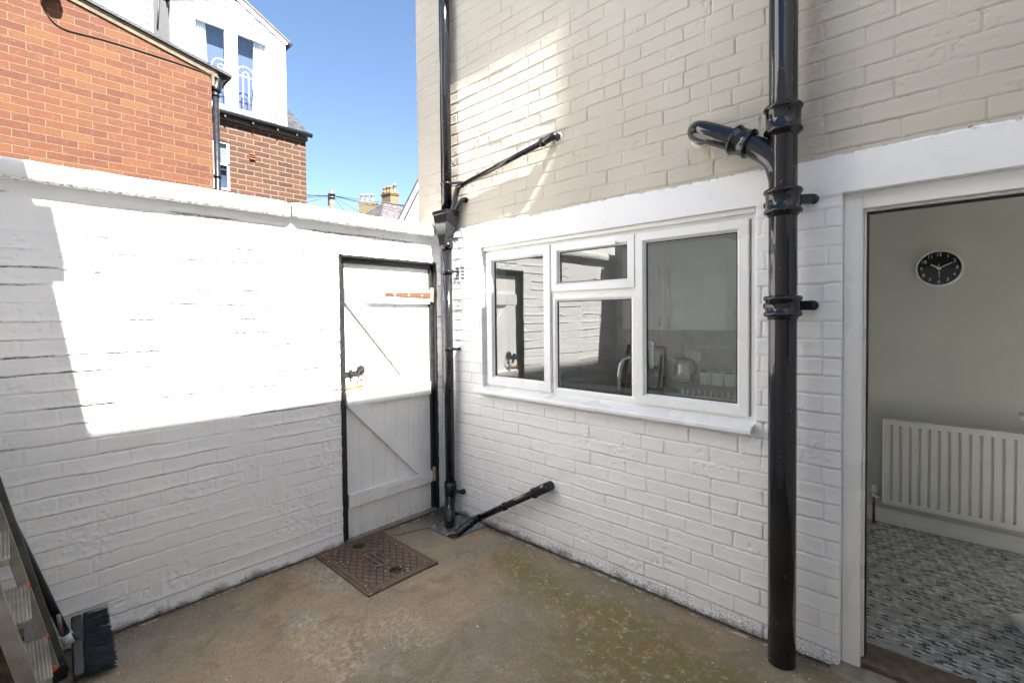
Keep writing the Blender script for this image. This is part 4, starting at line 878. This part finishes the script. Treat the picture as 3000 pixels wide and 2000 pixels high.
def manhole():
    x0, x1, y0, y1 = .020, .668, -1.060, -.588
    c = thing('manhole_cover', ((x0 + x1) / 2, (y0 + y1) / 2, 0), 'rusty rectangular iron manhole cover with diamond pattern in front of the gate', 'manhole cover')
    ua = np.linspace(x0 + .022, x1 - .022, 300); va = np.linspace(y0 + .022, y1 - .022, 215); U, V = np.meshgrid(ua, va, indexing='ij')
    s = .046; a = (U * .62 + V) / s; b = (U * .62 - V) / s; da = abs(a - np.round(a)) * s; db = abs(b - np.round(b)) * s
    rib = 1 - sst(.0022, .0048, np.minimum(da, db)); H = .012 - .0040 * (1 - sst(.0022, .0055, np.minimum(da, db))) + (fbm(U, V, .01, 300, 2) - .5) * .001
    cx, cy = (x0 + x1) / 2, (y0 + y1) / 2 + .005
    pu, pv = abs(U - cx), abs(V - cy); hexd = np.maximum(pv / .062, (pu + .5 * pv) / .125)
    H = np.where(hexd < 1, .0105, H); H = np.where((hexd >= .93) & (hexd < 1.05), .0145, H)
    for hx in (.128, .554):
        rr = np.hypot(U - hx, V + .815); H = np.where(rr < .042, .012 - .016 * (1 - sst(.022, .036, rr)), H); H = np.where((rr > .038) & (rr < .047), .0145, H)
    edge = np.minimum.reduce([U - ua[0], ua[-1] - U, V - va[0], va[-1] - V]); H = np.where(edge < .028, .012 + 0 * H, H)
    nu, nv = U.shape; I, J = np.meshgrid(np.arange(nu - 1), np.arange(nv - 1), indexing='ij'); I = I.ravel(); J = J.ravel()
    q = np.stack([I * nv + J, (I + 1) * nv + J, (I + 1) * nv + J + 1, I * nv + J + 1], 1)
    m = MB(); m.add(np.stack([U.ravel(), V.ravel(), H.ravel() - .006], 1).tolist(), q.tolist(), True); co_ = m.build('cover', 'rusty_iron', c)
    gr = np.clip((1 - sst(.0025, .0065, np.minimum(da, db))) * (hexd > 1.05) * (edge > .028) + ((hexd > .90) & (hexd < 1.08)) * .7, 0, 1)
    for hx in (.128, .554): rr = np.hypot(U - hx, V + .815); gr = np.where(rr < .046, .95 * (rr < .040) + .3, gr)
    at = co_.data.attributes.new('groove', 'FLOAT', 'POINT'); at.data.foreach_set('value', gr.ravel().astype(np.float32))
    f = MB()
    for lo, hi in (((x0, y0, -.05), (x1, y0 + .018, .013)), ((x0, y1 - .018, -.05), (x1, y1, .013)), ((x0, y0 + .018, -.05), (x0 + .018, y1 - .018, .013)), ((x1 - .018, y0 + .018, -.05), (x1, y1 - .018, .013))): f.box(lo, hi)
    f.build('frame', 'rusty_iron', c, .003).location.z = -.006
    m = MB()
    for k, t in enumerate(('AIR TIGHT', 'INSPECTION', 'COVER')):
        me = text_mesh(t, .031, .0014); M = Matrix.Translation((cx, cy - .036 + k * .036, .0055)) @ Matrix.Rotation(math.pi, 4, 'Z'); m.add(*mesh_verts(me, M))
    m.build('lettering', 'iron_letter', c)
    for hx in (.128, .554):
        MB().lathe([(.030, 0), (.001, .0005)], (hx, -.815, -.0085), n=24, cap=False).build('lifting_hole', 'wet_moss' if 'wet_moss' in MT else 'iron_dark', c)
g_ = NG('wet_moss'); MT['wet_moss'] = g_.out(g_.mix(g_.map(g_.noise(45, 4, .7), .45, .6), (.010, .013, .008), (.09, .095, .03)), .45, spec=.2)
manhole()

# ================================================================== LADDER, BROOM, BOARDS
def ladder():
    L = thing('step_ladder', (.45, -2.27, 0), 'folded aluminium step ladder with grooved treads and orange end caps leaning at the left edge', 'ladder')
    def pt(x, z, yo=0): return Vector((x, -2.210 - .133 * x - .205 * z + yo, z))
    sd = Vector((0, -.205, 1)).normalized(); Lg = 1.30
    for x in (.24, .60):
        a = pt(x, 0); b = pt(x, 1.28); m = MB()
        m.bar(a, b, .024, .046 if x > .4 else .033, (0, 1, 0)); m.build('rail', 'aluminium', L, .003)
        m = MB(); m.bar(a + Vector((0, 0, .0)), a + sd * .06, .030, .060, (0, 1, 0)); m.build('foot', 'gasket', L, .004)
    for x, yo in ((.200, .018), (.570, .0)):
        a = pt(x, 0, yo); b = pt(x, 1.05, yo); MB().bar(a, b, .020, .028, (0, 1, 0)).build('rear_leg', 'aluminium_dark', L, .002)
    for z in (.20, .435, .67, .905, 1.14):
        m = MB(); c = pt(.42, z)
        m.box((.254, c.y - .040, z - .012), (.587, c.y + .034, z + .010)); 
        for k in range(8): yy = c.y - .042 + k * .0105; m.box((.252, yy, z + .010), (.588, yy + .005, z + .0135))
        t = m.build('tread', 'aluminium', L, .001)
        for x in ((.2525,) if z < .4 else ()):
            c2 = pt(x, z - .137); MB().lathe([(.013, -.004), (.013, .003), (.008, .005)], (x, c2.y, z - .137), (1, 0, 0), 18).build('end_cap', 'orange_plastic', t)
        for xa in ((.252,) if z < .5 else ()): MB().box((xa, c.y + .018, z - .016), (xa + .012, c.y + .042, z + .012)).build('tread_clip', 'orange_plastic', t, .002)
    q = pt(.2535, .415); MB().lathe([(.014, 0), (.014, .0015)], q, (1, 0, 0), 18).build('plug', 'label_white', L)
    a = pt(.24, 1.27); b = pt(.60, 1.27)
    MB().tube(curve([a, a + sd * .09, a + sd * .14 + Vector((.05, 0, 0)), b + sd * .14 - Vector((.05, 0, 0)), b + sd * .09, b], 6), .012, 14).build('hand_hoop', 'chrome', L)
    MB().tube([(.235, -2.235, .27), (.205, -2.225, .17)], .007, 10).build('stay', 'aluminium', L)
    b = thing('broom', (.15, -2.2, 0), 'black yard broom with stiff dark bristles and black handle leaning at the left edge', 'broom')
    def hp(z, x=.17): return Vector((x, -2.204 - .279 * (z - .12), z))
    MB().tube([hp(.115), hp(.5), hp(1.15)], .0155, 18).build('handle', 'black_plastic', b)
    MB().tube([hp(.84), hp(.885)], .0185, 18).build('grip_collar', 'broom_plastic', b)
    MB().tube([hp(.105), hp(.15)], .022, 18).build('ferrule', 'label_white', b)
    A = Vector((.045, -2.168, .145)); B = Vector((.335, -2.185, .030)); ax = (B - A).normalized()
    m = MB().bar(A, B, .034, .036, (0, 1, 0))
    m.build('head', 'broom_plastic', b, .006)
    MB().bar(hp(.145), A.lerp(B, .42), .035, .030, (1, 0, 0)).build('socket', 'broom_plastic', b, .004)
    m = MB(); rg = random.Random(3); n = 0
    dn = Vector((0, 1, -.10)).normalized()
    for i in range(46):
        for j in range(9):
            t = (i + rg.random()) / 46; p = A.lerp(B, t) + Vector((0, .022, 0)) + ax.cross(dn) * ((j / 8 - .5) * .034)
            q = p + dn * (.078 + .014 * rg.random() + .012 * t) + Vector((rg.gauss(0, .006), 0, rg.gauss(0, .004)))
            q.z = max(q.z, .004); m.tube([p, q], .0016, 4, cap=False)
    m.build('bristles', 'bristle', b)
    w = thing('timber_step', (.12, -2.42, 0), 'low weathered step of grooved decking boards behind the ladder', 'step')
    for k in range(2):
        m = MB(); y0 = -2.335 - k * .078
        m.box((.02, y0 - .074, .205), (.215, y0, .222))
        for q in range(6): m.box((.02, y0 - .071 + q * .0118, .222), (.215, y0 - .071 + q * .0118 + .007, .227))
        m.build('board', 'deck_wood', w, .001)
    MB().box((.03, -2.47, 0), (.07, -2.35, .205)).build('leg', 'deck_wood', w, .003); MB().box((.165, -2.47, 0), (.205, -2.35, .205)).build('leg', 'deck_wood', w, .003)
ladder()

# ================================================================== HOUSES BEHIND THE WALL
def red_house():
    h = thing('brick_house', (-4.2, -2.5, -.3), 'red brick house gable behind the white wall, with black downpipe and cable', 'house')
    X = -3.6; XB = -4.85; ye = -.583; sl = .238  # house, light and cable coordinates scaled about the camera to reach standard brick size
    def zt(y): return 4.469 + (ye - y) * sl
    yr = -4.6
    m = MB().prism([(ye, -.3), (ye, zt(ye)), (yr, zt(yr)), (-8, zt(yr) - .8), (-8, -.3)], X, XB, 0); m.build('wall', 'red_brick', h)
    m = MB().prism([(ye + .216, zt(ye + .216) + .016), (ye + .216, zt(ye + .216) + .052), (yr, zt(yr) + .052), (yr, zt(yr) + .016)], X + .045, XB, 0)
    rf = m.build('roof', 'slate', h)
    MB().prism([(ye + .067, zt(ye + .067) - .061), (ye + .067, zt(ye + .067) + .013), (yr, zt(yr) + .013), (yr, zt(yr) - .040)], X + .016, X - .03, 0).build('verge', 'old_timber', rf)
    MB().box((X - .03, ye + .0, 4.28), (X + .02, ye + .030, 4.482)).build('barge_end', 'old_timber', rf)
    # half round gutter end and downpipe
    pts = [(-.475 + .084 * math.cos(a), 4.475 + .084 * math.sin(a)) for a in np.linspace(math.pi, 2 * math.pi, 14)]
    pin = [(-.475 + .077 * math.cos(a), 4.475 + .077 * math.sin(a)) for a in np.linspace(2 * math.pi, math.pi, 14)]
    MB().prism(pts + pin, X - .02, XB, 0).prism(pts, X - .012, X - .020, 0).build('gutter', 'black_plastic', h)
    dy = -.529
    MB().tube(curve([(X - .05, -.502, 4.415), (X - .05, -.509, 4.334), (X - .04, dy, 4.239)], 5), [.054] * 10 + [.046], 18).tube([(X - .04, dy, 4.239), (X - .04, dy, .0)], .035, 18).build('downpipe', 'black_plastic', h)
    for z in (4.199, 3.220): MB().lathe([(.042, -.018), (.042, .018)], (X - .04, dy, z), n=18).box((X - .06, dy - .06, z - .010), (X - .03, dy + .0, z + .010)).build('pipe_bracket', 'black_plastic', h)
    lt = thing('security_light', (X, -1.98, 4.74), 'white floodlight on the red gable, cut by the top of the picture', 'light')
    MB().lathe([(.04, .0), (.074, .04), (.081, .095), (.061, .135)], (X + .0, -1.973, 4.722), (1, 0, -.25), 24).build('housing', 'upvc', lt)
    m = MB(); m.tube(curve([(X + .005, -2.007, 4.685), (X + .008, -1.999, 4.523), (X + .008, -1.94, 4.435), (X + .007, -1.845, 4.404), (X + .007, -1.629, 4.419), (X + .007, -1.332, 4.426), (X + .007, -.914, 4.423), (X + .007, -.617, 4.404), (X + .012, -.577, 4.334)], 6), .006, 8)
    m.build('cable', 'cable', lt)
red_house()

def white_house():
    h = thing('brick_house', (-7, -1.5, -.3), 'old brown brick house with white boarded dormers and french doors behind the red gable', 'house')
    X = -5.; ye = 1.160
    # wall with the small window let in
    wy0, wy1, wz0, wz1 = -.235, .014, 3.40, 4.115
    m = MB().box((X - 3.5, -6, -.3), (X - .12, ye, 4.44)).box((X - .12, wy1, -.3), (X, ye, 4.44)).box((X - .12, -6, -.3), (X, wy0, 4.44)).box((X - .12, wy0, -.3), (X, wy1, wz0)).box((X - .12, wy0, wz1), (X, wy1, 4.44))
    m.build('wall', 'old_brick', h)
    m = MB(); ring_x(m, X - .05, X - .015, wy0, wy1, wz0, wz1, .03); m.box((X - .05, wy0, 3.765), (X - .015, wy1, 3.795)); m.box((X - .048, wy0 + .01, wz0), (X - .018, wy0 + .05, wz1))
    w = m.build('window', 'upvc', h)
    MB().box((X - .032, wy0, wz0), (X - .030, wy1, wz1)).build('pane', 'far_glass', w)
    m = MB()
    for k in range(12): m.box((X - .075, wy0, 3.80 + k * .026), (X - .06, wy1, 3.815 + k * .026))
    m.build('blind', 'blind', w); MB().box((X - .12, wy0, wz0), (X - .11, wy1, wz1)).build('room', 'room_sky_tint', w)
    MB().box((X, .282, 3.930), (X + .03, .366, 4.015)).box((X + .03, .282, 3.998), (X + .045, .366, 4.010)).box((X + .03, .282, 3.965), (X + .045, .366, 3.972)).build('vent', 'terracotta', h)
    # eaves: fascia, soffit, gutter, brackets
    MB().box((X - .02, -6, 4.42), (X + .04, ye + .02, 4.50)).build('fascia', 'old_timber', h)
    g = MB().prism([(X + .045, 4.520), (X + .13, 4.530), (X + .13, 4.500), (X + .10, 4.475), (X + .06, 4.475), (X + .045, 4.49)], -6, ye + .07, 1) if False else MB()
    g.tube([(X + .085, -6, 4.508), (X + .085, ye + .07, 4.508)], .036, 14)
    gt = g.build('gutter', 'black_plastic', h)
    for y in (-.06, .32, .68, .98): MB().box((X + .04, y - .012, 4.44), (X + .10, y + .012, 4.475)).build('bracket', 'lead', gt)
    # main slate roof
    a = R(38); t = math.tan(a)
    m = MB().add([(X + .07, -6, 4.535), (X + .07, ye + .03, 4.535), (X - 2.2, ye + .03, 4.535 + 2.27 * t), (X - 2.2, -6, 4.535 + 2.27 * t), (X - 4.4, ye + .03, 4.535), (X - 4.4, -6, 4.535),
                  (X + .07, -6, 4.515), (X + .07, ye + .03, 4.515), (X - 4.4, ye + .03, 4.515), (X - 4.4, -6, 4.515)], [(0, 1, 2, 3), (3, 2, 4, 5), (0, 6, 7, 1), (1, 7, 8, 4, 2), (6, 9, 8, 7)])
    n = 14
    for k in range(n):   # slate courses
        x0 = X + .07 - k * .16; z0 = 4.535 + k * .16 * t; m.box((x0 - .16, .84, z0 + .002), (x0, ye + .032, z0 + .014)) if False else m.prism([(x0, z0 + .001), (x0, z0 + .013), (x0 - .17, z0 + .17 * t + .003), (x0 - .17, z0 + .17 * t)], -6, ye + .032, 1) if False else None
    for k in range(n):
        x0 = X + .07 - k * .15; z0 = 4.535 + k * .15 * t
        m.add([(x0, -6, z0 + .014), (x0, ye + .034, z0 + .014), (x0 - .16, ye + .034, z0 + .16 * t + .003), (x0 - .16, -6, z0 + .16 * t + .003), (x0, -6, z0), (x0, ye + .034, z0)], [(0, 1, 2, 3), (4, 5, 1, 0)])
    m.build('roof', 'slate', h)
    # dormer with french doors
    yl, yr, yc, ze, za = -.682, .845, .082, 5.885, 6.300
    def board_face(y0, y1, z0, z1, m, gable=None):
        z = z0
        while z < z1 - .001:
            zt = min(z + .0985, z1)
            if gable:
                c0 = gable(z); c1 = gable(zt)
                if c1 is None: break
                m.add([(X + .040, c0[0], z), (X + .040, c0[1], z), (X + .020, c1[1], zt), (X + .020, c1[0], zt), (X + .018, c0[0], z), (X + .018, c0[1], z)], [(0, 1, 2, 3), (4, 5, 1, 0)])
            else:
                m.add([(X + .040, y0, z), (X + .040, y1, z), (X + .020, y1, zt), (X + .020, y0, zt), (X + .018, y0, z), (X + .018, y1, z)], [(0, 1, 2, 3), (4, 5, 1, 0)])
            z = zt
    m = MB(); sg = (za - ze) / (yr - yc)
    m.prism([(yl, 4.545), (yr, 4.545), (yr, ze), (yc, za), (yl, ze)], X - 1.6, X - .14, 0)                      # body
    for b in (((X - .14, .655, 4.545), (X + .018, yr, ze)), ((X - .14, yl, 4.545), (X + .018, -.51, ze))): m.box(*b)
    m.prism([(-.51, 5.84), (.655, 5.84), (.655, ze), (yc, za - .02), (-.51, ze)], X - .14, X + .018, 0)
    board_face(.68, yr - .02, 4.56, ze, m); board_face(yl + .02, -.535, 4.56, ze, m)
    board_face(0, 0, ze, za - .06, m, lambda z: None if (za - z) / sg < .03 else (yc - (za - z) / sg + .02, yc + (za - z) / sg - .02))
    m.box((X + .016, -.51, 5.842), (X + .030, .66, ze))
    m.box((X + .018, yr - .03, 4.545), (X + .040, yr + .002, ze)).box((X + .018, yl - .002, 4.545), (X + .040, yl + .03, ze))
    dm = m.build('dormer', 'clap', h)
    # barge boards and roof
    m = MB()
    for s in (-1, 1):
        e = Vector((X + .05, yc + s * (yr - yc + .03), ze + .0)); p = Vector((X + .05, yc, za + .018)); m.bar(e, p, .035, .055, (0, 0, 1))
    m.build('bargeboard', 'clap', dm)
    m = MB(); k = .02
    for s in (-1, 1):
        e = (yc + s * (yr - yc + .055), ze + .018); p = (yc, za + .052)
        m.prism([e, p, (p[0], p[1] + .028), (e[0], e[1] + .024)], X + .085, X - 1.9, 0)
    m.build('dormer_roof', 'grey_stone', dm)
    g = MB(); pts = [(.915 + .052 * math.cos(a), 5.925 + .052 * math.sin(a)) for a in np.linspace(math.pi, 2 * math.pi, 10)]
    g.prism(pts, X + .04, X - 1.5, 0).build('dormer_gutter', 'black_plastic', dm)
    # doors: frame, two leaves, curtains, glass
    m = MB(); ring_x(m, X - .02, X + .028, -.51, .655, 4.555, 5.842, .030)
    for (a0, a1) in ((-.48, .058), (.062, .630)): ring_x(m, X - .01, X + .036, a0, a1, 4.575, 5.815, .082, .066)
    fd = m.build('french_doors', 'upvc', dm) if False else m.build('french_doors', 'upvc', h)
    MB().add([(X + .005, -.44, 4.60), (X + .005, .60, 4.60), (X + .005, .60, 5.79), (X + .005, -.44, 5.79)], [(0, 1, 2, 3)]).build('pane', 'far_glass', fd)
    MB().box((X - .138, -.50, 4.56), (X - .13, .65, 5.84)).build('room', 'room_sky_tint', fd)
    def curtain(y0, y1, yb0, yb1):
        m = MB(); n = 40; vs = []
        for z, (p, q) in ((5.80, (y0, y1)), (5.2, ((y0 + yb0) / 2, (y1 + yb1) / 2)), (4.58, (yb0, yb1))):
            for k in range(n + 1): u = k / n; vs.append((X - .035 + .014 * math.sin(u * 38), p + (q - p) * u, z))
        m.add(vs, [(r * (n + 1) + k, r * (n + 1) + k + 1, (r + 1) * (n + 1) + k + 1, (r + 1) * (n + 1) + k) for r in range(2) for k in range(n)], True); m.build('curtain', 'curtain', fd)
    curtain(-.46, -.255, -.46, -.225); curtain(.395, .61, .35, .61)
    MB().box((X + .036, .085, 5.10), (X + .044, .105, 5.24)).tube([(X + .05, .095, 5.19), (X + .05, .15, 5.188)], .006, 8).build('door_handle', 'chrome', fd)
    # juliet balcony railing
    m = MB(); xr = X + .10; r = .0075
    m.tube([(xr, -.50, 5.118), (xr, .735, 5.112)], r, 8).tube([(xr, -.50, 4.60), (xr, .735, 4.60)], r, 8)
    def arch(yc_, w, top): 
        p = [(xr, yc_ - w, 4.60), (xr, yc_ - w, top - w)] + [(xr, yc_ - w * math.cos(t_), top - w + w * math.sin(t_)) for t_ in np.linspace(0, math.pi, 12)] + [(xr, yc_ + w, 4.60)]
        m.tube(p, r, 8)
    for c in (-.10, .228, .555): arch(c, .115, 5.262); arch(c, .040, 5.185)
    for y in (-.50, .735): m.tube([(xr, y, 5.115), (X + .03, y, 5.115)], r, 8).tube([(xr, y, 4.60), (X + .03, y, 4.60)], r, 8)
    m.build('balcony_rail', 'clap', h)
    # slate cheek between the dormers and the second dormer
    m = MB().box((X - 1.6, -2.3, 4.545), (X + .018, -.880, 5.95)); 
    def bf(y0, y1, z0, z1):
        z = z0
        while z < z1: m.add([(X + .040, y0, z), (X + .040, y1, z), (X + .020, y1, z + .0985), (X + .020, y0, z + .0985), (X + .018, y0, z), (X + .018, y1, z)], [(0, 1, 2, 3), (4, 5, 1, 0)]); z += .0985
    bf(-1.06, -.90, 4.56, 5.90)
    d2 = m.build('dormer', 'clap', h); tag(d2, 'plain white dormer with a blind in its window')
    m = MB(); ring_x(m, X + .018, X + .045, -2.0, -1.06, 4.75, 5.86, .05); w2 = m.build('window', 'upvc', h)
    m = MB()
    for k in range(36): m.box((X + .0185, -1.95, 4.80 + k * .028), (X + .026, -1.11, 4.823 + k * .028))
    m.build('blind', 'blind', w2)
    MB().box((X - 1.0, -.878, 4.545), (X - .02, -.70, 5.85)).build('dormer_cheek', 'lead', h)
    MB().tube([(X + .0, -.83, 5.45), (X + .0, -.80, 5.9)], .010, 8).build('lead_pipe', 'lead', h)
def ring_x(m, x0, x1, y0, y1, z0, z1, w, wt=None):
    wt = wt or w; o = [(y0, z0), (y1, z0), (y1, z1), (y0, z1)]; i = [(y0 + w, z0 + wt), (y1 - w, z0 + wt), (y1 - w, z1 - wt), (y0 + w, z1 - wt)]
    for k in range(4):
        l = (k + 1) % 4; m.prism([o[k], o[l], i[l], i[k]], x0, x1, 0)
    return m
white_house()

def far():
    # telegraph pole with fanned wires
    p = thing('telegraph_pole', (-18.17, 8.15, -.3), 'wooden telegraph pole with fanned overhead wires above the coping', 'pole')
    MB().tube([(-18.17, 8.15, -.3), (-18.17, 8.15, 7.35)], [.14, .105], 16).build('post', 'pole_wood', p)
    m = MB().box((-18.30, 8.02, 6.62), (-18.20, 8.12, 7.05)).lathe([(.16, 0), (.16, .06)], (-18.17, 8.15, 7.10), n=16).lathe([(.15, 0), (.15, .05)], (-18.17, 8.15, 6.95), n=16)
    m.build('junction_box', 'lead', p)
    m = MB(); T = Vector((-18.17, 8.15, 7.08))
    for dx, dy, dz in ((-7, -8.5, .25), (-6, -8, .05), (-5, -8, -.5), (-4.5, -7, -.9), (-3, -5, -1.6), (7, 9, -.9), (6, 9, -1.5), (5.5, 8.6, -1.8), (2.5, 3.5, -2.2), (1.2, 2.0, -2.4), (-9, -12, .4)):
        E = T + Vector((dx, dy, dz)); pts = [T.lerp(E, t) - Vector((0, 0, 4 * .12 * t * (1 - t))) for t in np.linspace(0, 1, 9)]; m.tube(pts, .011, 5)
    m.build('wires', 'cable', p)
    def pot(cx, cy, z, h, mat, par, fancy=True, s=1.):
        pr = [(.17 * s, 0), (.155 * s, .06), (.13 * s, .10), (.12 * s, h * .72), (.155 * s, h * .76), (.16 * s, h * .86), (.13 * s, h * .9), (.13 * s, h)]
        MB().lathe(pr, (cx, cy, z), n=18).build('chimney_pot', mat, par)
    f = Vector((-.6836, .7295, 0)).normalized(); r = Vector((.7298, .6836, 0)).normalized()
    def blk(m, c, hx, hy, z0, z1, a=0):  # upright block turned by a about z
        ca, sa = math.cos(a), math.sin(a); P = [(c[0] + ca * i * hx - sa * j * hy, c[1] + sa * i * hx + ca * j * hy) for i, j in ((-1, -1), (1, -1), (1, 1), (-1, 1))]
        return m.prism(P, z0, z1, 2)
    # near far-house: hipped stone slate roof with tall buff stack
    h = thing('terraced_house', (-27.5, 18, -.3), 'distant house with hipped slate roof and tall yellow brick chimney stack', 'house')
    ap = (-27.06, 16.36, 9.61)
    e = [(-30.6, 14.4), (-25.3, 14.9), (-23.6, 20.5), (-29.4, 20.5)]
    m = MB(); m.add([(x, y, 7.2) for x, y in e] + [ap, (-26.9, 19.2, 9.61)], [(0, 1, 4), (1, 2, 5, 4), (2, 3, 5), (3, 0, 4, 5), (3, 2, 1, 0)]); m.build('roof', 'old_slate', h)
    m = MB().prism([(-30.3, 14.8), (-25.6, 15.2), (-24, 20.2), (-29.2, 20.2)], -.3, 7.2, 2); m.build('wall', 'buff_brick', h)
    for q in ((4, 1), (4, 0)):
        pass
    MB().tube([ap, (-25.3, 14.9, 7.2)], .07, 8).tube([ap, (-30.6, 14.4, 7.2)], .06, 8).tube([ap, (-26.9, 19.2, 9.61)], .07, 8).build('ridge_tiles', 'lead', h)
    m = MB(); c = (-27.42, 17.80); a = R(3)
    # corner of the stack faces the viewer
    Cn = Vector((-27.39, 17.42)); L = Vector((-28.03, 16.85)); Rr = Vector((-26.95, 17.86)); Bk = L + Rr - Cn
    # footprint: near corner turned towards the viewer
    n_ = Vector((-27.33, 17.18)); l_ = n_ + Vector((-.95, -.12)); r_ = n_ + Vector((.10, .62)); b_ = l_ + r_ - n_
    fp = [tuple(l_), tuple(n_), tuple(r_), tuple(b_)]
    m.prism(fp, 8.0, 10.35, 2); cc = (l_ + r_) / 2
    st = m.build('chimney', 'buff_brick', h)
    big = lambda k: [tuple(cc + (Vector(p) - cc) * k) for p in fp]
    MB().prism(big(1.10), 10.35, 10.45, 2).prism(big(1.18), 10.45, 10.52, 2).prism(big(1.02), 10.52, 10.60, 2).build('cornice', 'buff_brick', st)
    for t, mt, hh in ((.10, 'terracotta', .38), (.36, 'terracotta', .48), (.60, 'pot_buff', .50), (.85, 'grey_stone', .62)):
        q = l_.lerp(r_, t) ; q = cc + (q - cc) * .8; pot(q.x, q.y, 10.6, hh, mt, st, s=.95)
    h2 = thing('terraced_house', (-33.5, 19, -.3), 'distant house with low brown chimney stack carrying three tall pale pots', 'house')
    m = MB(); n0 = Vector((-33.9, 18.35)); d = Vector((1.08, .96)); w = Vector((-.35, .42))
    fp2 = [tuple(n0), tuple(n0 + d), tuple(n0 + d + w), tuple(n0 + w)]; c2 = n0 + d / 2 + w / 2; bg2 = lambda k: [tuple(c2 + (Vector(p) - c2) * k) for p in fp2]
    m.prism(fp2, 8.0, 10.85, 2); st = m.build('chimney', 'buff_brick', h2)
    MB().prism(bg2(1.07), 10.85, 10.97, 2).prism(bg2(1.13), 10.97, 11.05, 2).prism(bg2(1.02), 11.05, 11.16, 2).build('cornice', 'grey_stone', st)
    for t in (.12, .42, .74): q = n0 + d * t + w * .5; pot(q.x, q.y, 11.15, .68, 'pot_buff', st, s=1.05)
    m = MB(); m.prism([(-37, 16.5), (-32.6, 21.4), (-35.5, 24), (-40, 19)], -.3, 8.2, 2); m.build('wall', 'buff_brick', h2)
    m = MB(); m.add([(-37.2, 16.3, 8.2), (-32.4, 21.5, 8.2), (-35.5, 24.2, 8.2), (-40.2, 19, 8.2), (-38.2, 18.4, 9.9), (-34.4, 22.4, 9.9)], [(0, 1, 5, 4), (1, 2, 5), (2, 3, 4, 5), (3, 0, 4)]); m.build('roof', 'old_slate', h2)
    # pale rendered gable close behind the house
    h3 = thing('rendered_house', (-8, 7, -.3), 'pale rendered house with steep gable and white bargeboard against the house corner', 'house')
    X = -7.0; y0, z0, y1, z1 = 4.215, 3.93, 4.855, 5.075; t = (z1 - z0) / (y1 - y0); yb = y0 - (z0 - 2.5) / t
    ya = 6.2; zA = z0 + (ya - y0) * t; sy = 2 * ya
    def sh(m, nm, mt, par):
        m.v = [(x, y + max(0, X - x) * .95, z) for x, y, z in m.v]; return m.build(nm, mt, par)
    sh(MB().prism([(yb + .15, -.3), (sy - yb - .15, -.3), (sy - yb - .15, 2.5), (ya, zA - .25), (yb + .15, 2.5)], X, X - 6, 0), 'wall', 'cream_render', h3)
    def rk(off, th): return [(yb, 2.5 - off), (ya, zA - off), (ya, zA - off - th), (yb, 2.5 - off - th)]
    rf = sh(MB().prism(rk(-.02, .09), X + .16, X - 6, 0).prism([(sy - p, q) for p, q in rk(-.02, .09)][::-1], X + .16, X - 6, 0), 'roof', 'slate', h3)
    MB().prism(rk(.075, .22), X + .11, X + .13, 0).prism([(sy - p, q) for p, q in rk(.075, .22)][::-1], X + .11, X + .13, 0).build('bargeboard', 'clap', rf)
    # neighbours outside the picture: they shade the yard, the added tall one bounces sun into it
simple('bounce_render', (.84, .83, .80), .8, nscale=6, amt=.06, bump=.3)
simple('cream_render', (.30, .29, .25), .85, nscale=14, amt=.1, bump=.3)
far()
def around():
    # house across the yard: its roof edge runs parallel to the garden wall
    b = thing('unseen_house', (6, -1.5, -.3), 'white painted house closing the yard on its right side, mirrored in the glossy pipes', 'house')
    H1 = 6.52
    MB().box((4.202, -6.0, -.3), (8.5, -.62, H1)).box((4.201, -.62, -.3), (6.0, -.002, 9.2)).build('wall', 'wall_paint', b)
    MB().box((4.185, -1.9, 1.1), (4.205, -1.1, 2.1)).build('window', 'room_sky_tint', b)
    t = thing('unseen_house', (-4, -5, -.3), 'unseen tall white house added left of the red gable to bounce sun into the yard', 'house')
    MB().box((-6, -10, -.3), (-1.88, -2.95, 8.2)).build('wall', 'bounce_render', t)  # unseen block added as a sunlit reflector to lift the yard's shade
    MB().prism([(-2.85, 8.2), (-10.1, 8.2), (-6.3, 10.4)], -1.7, -6.2, 0).build('roof', 'slate', t)
    s = thing('outhouse', (2, -2.6, -.3), 'low white outhouse closing the yard behind the viewer, the step ladder leaning on it', 'outhouse')
    MB().box((.0, -8, -.3), (4.2, -2.5, 3.6)).build('wall', 'wall_paint', s)
    MB().box((1.205, -2.5, 3.50), (1.396, -2.444, 3.602)).build('gutter_bracket', 'black_plastic', s)
around()
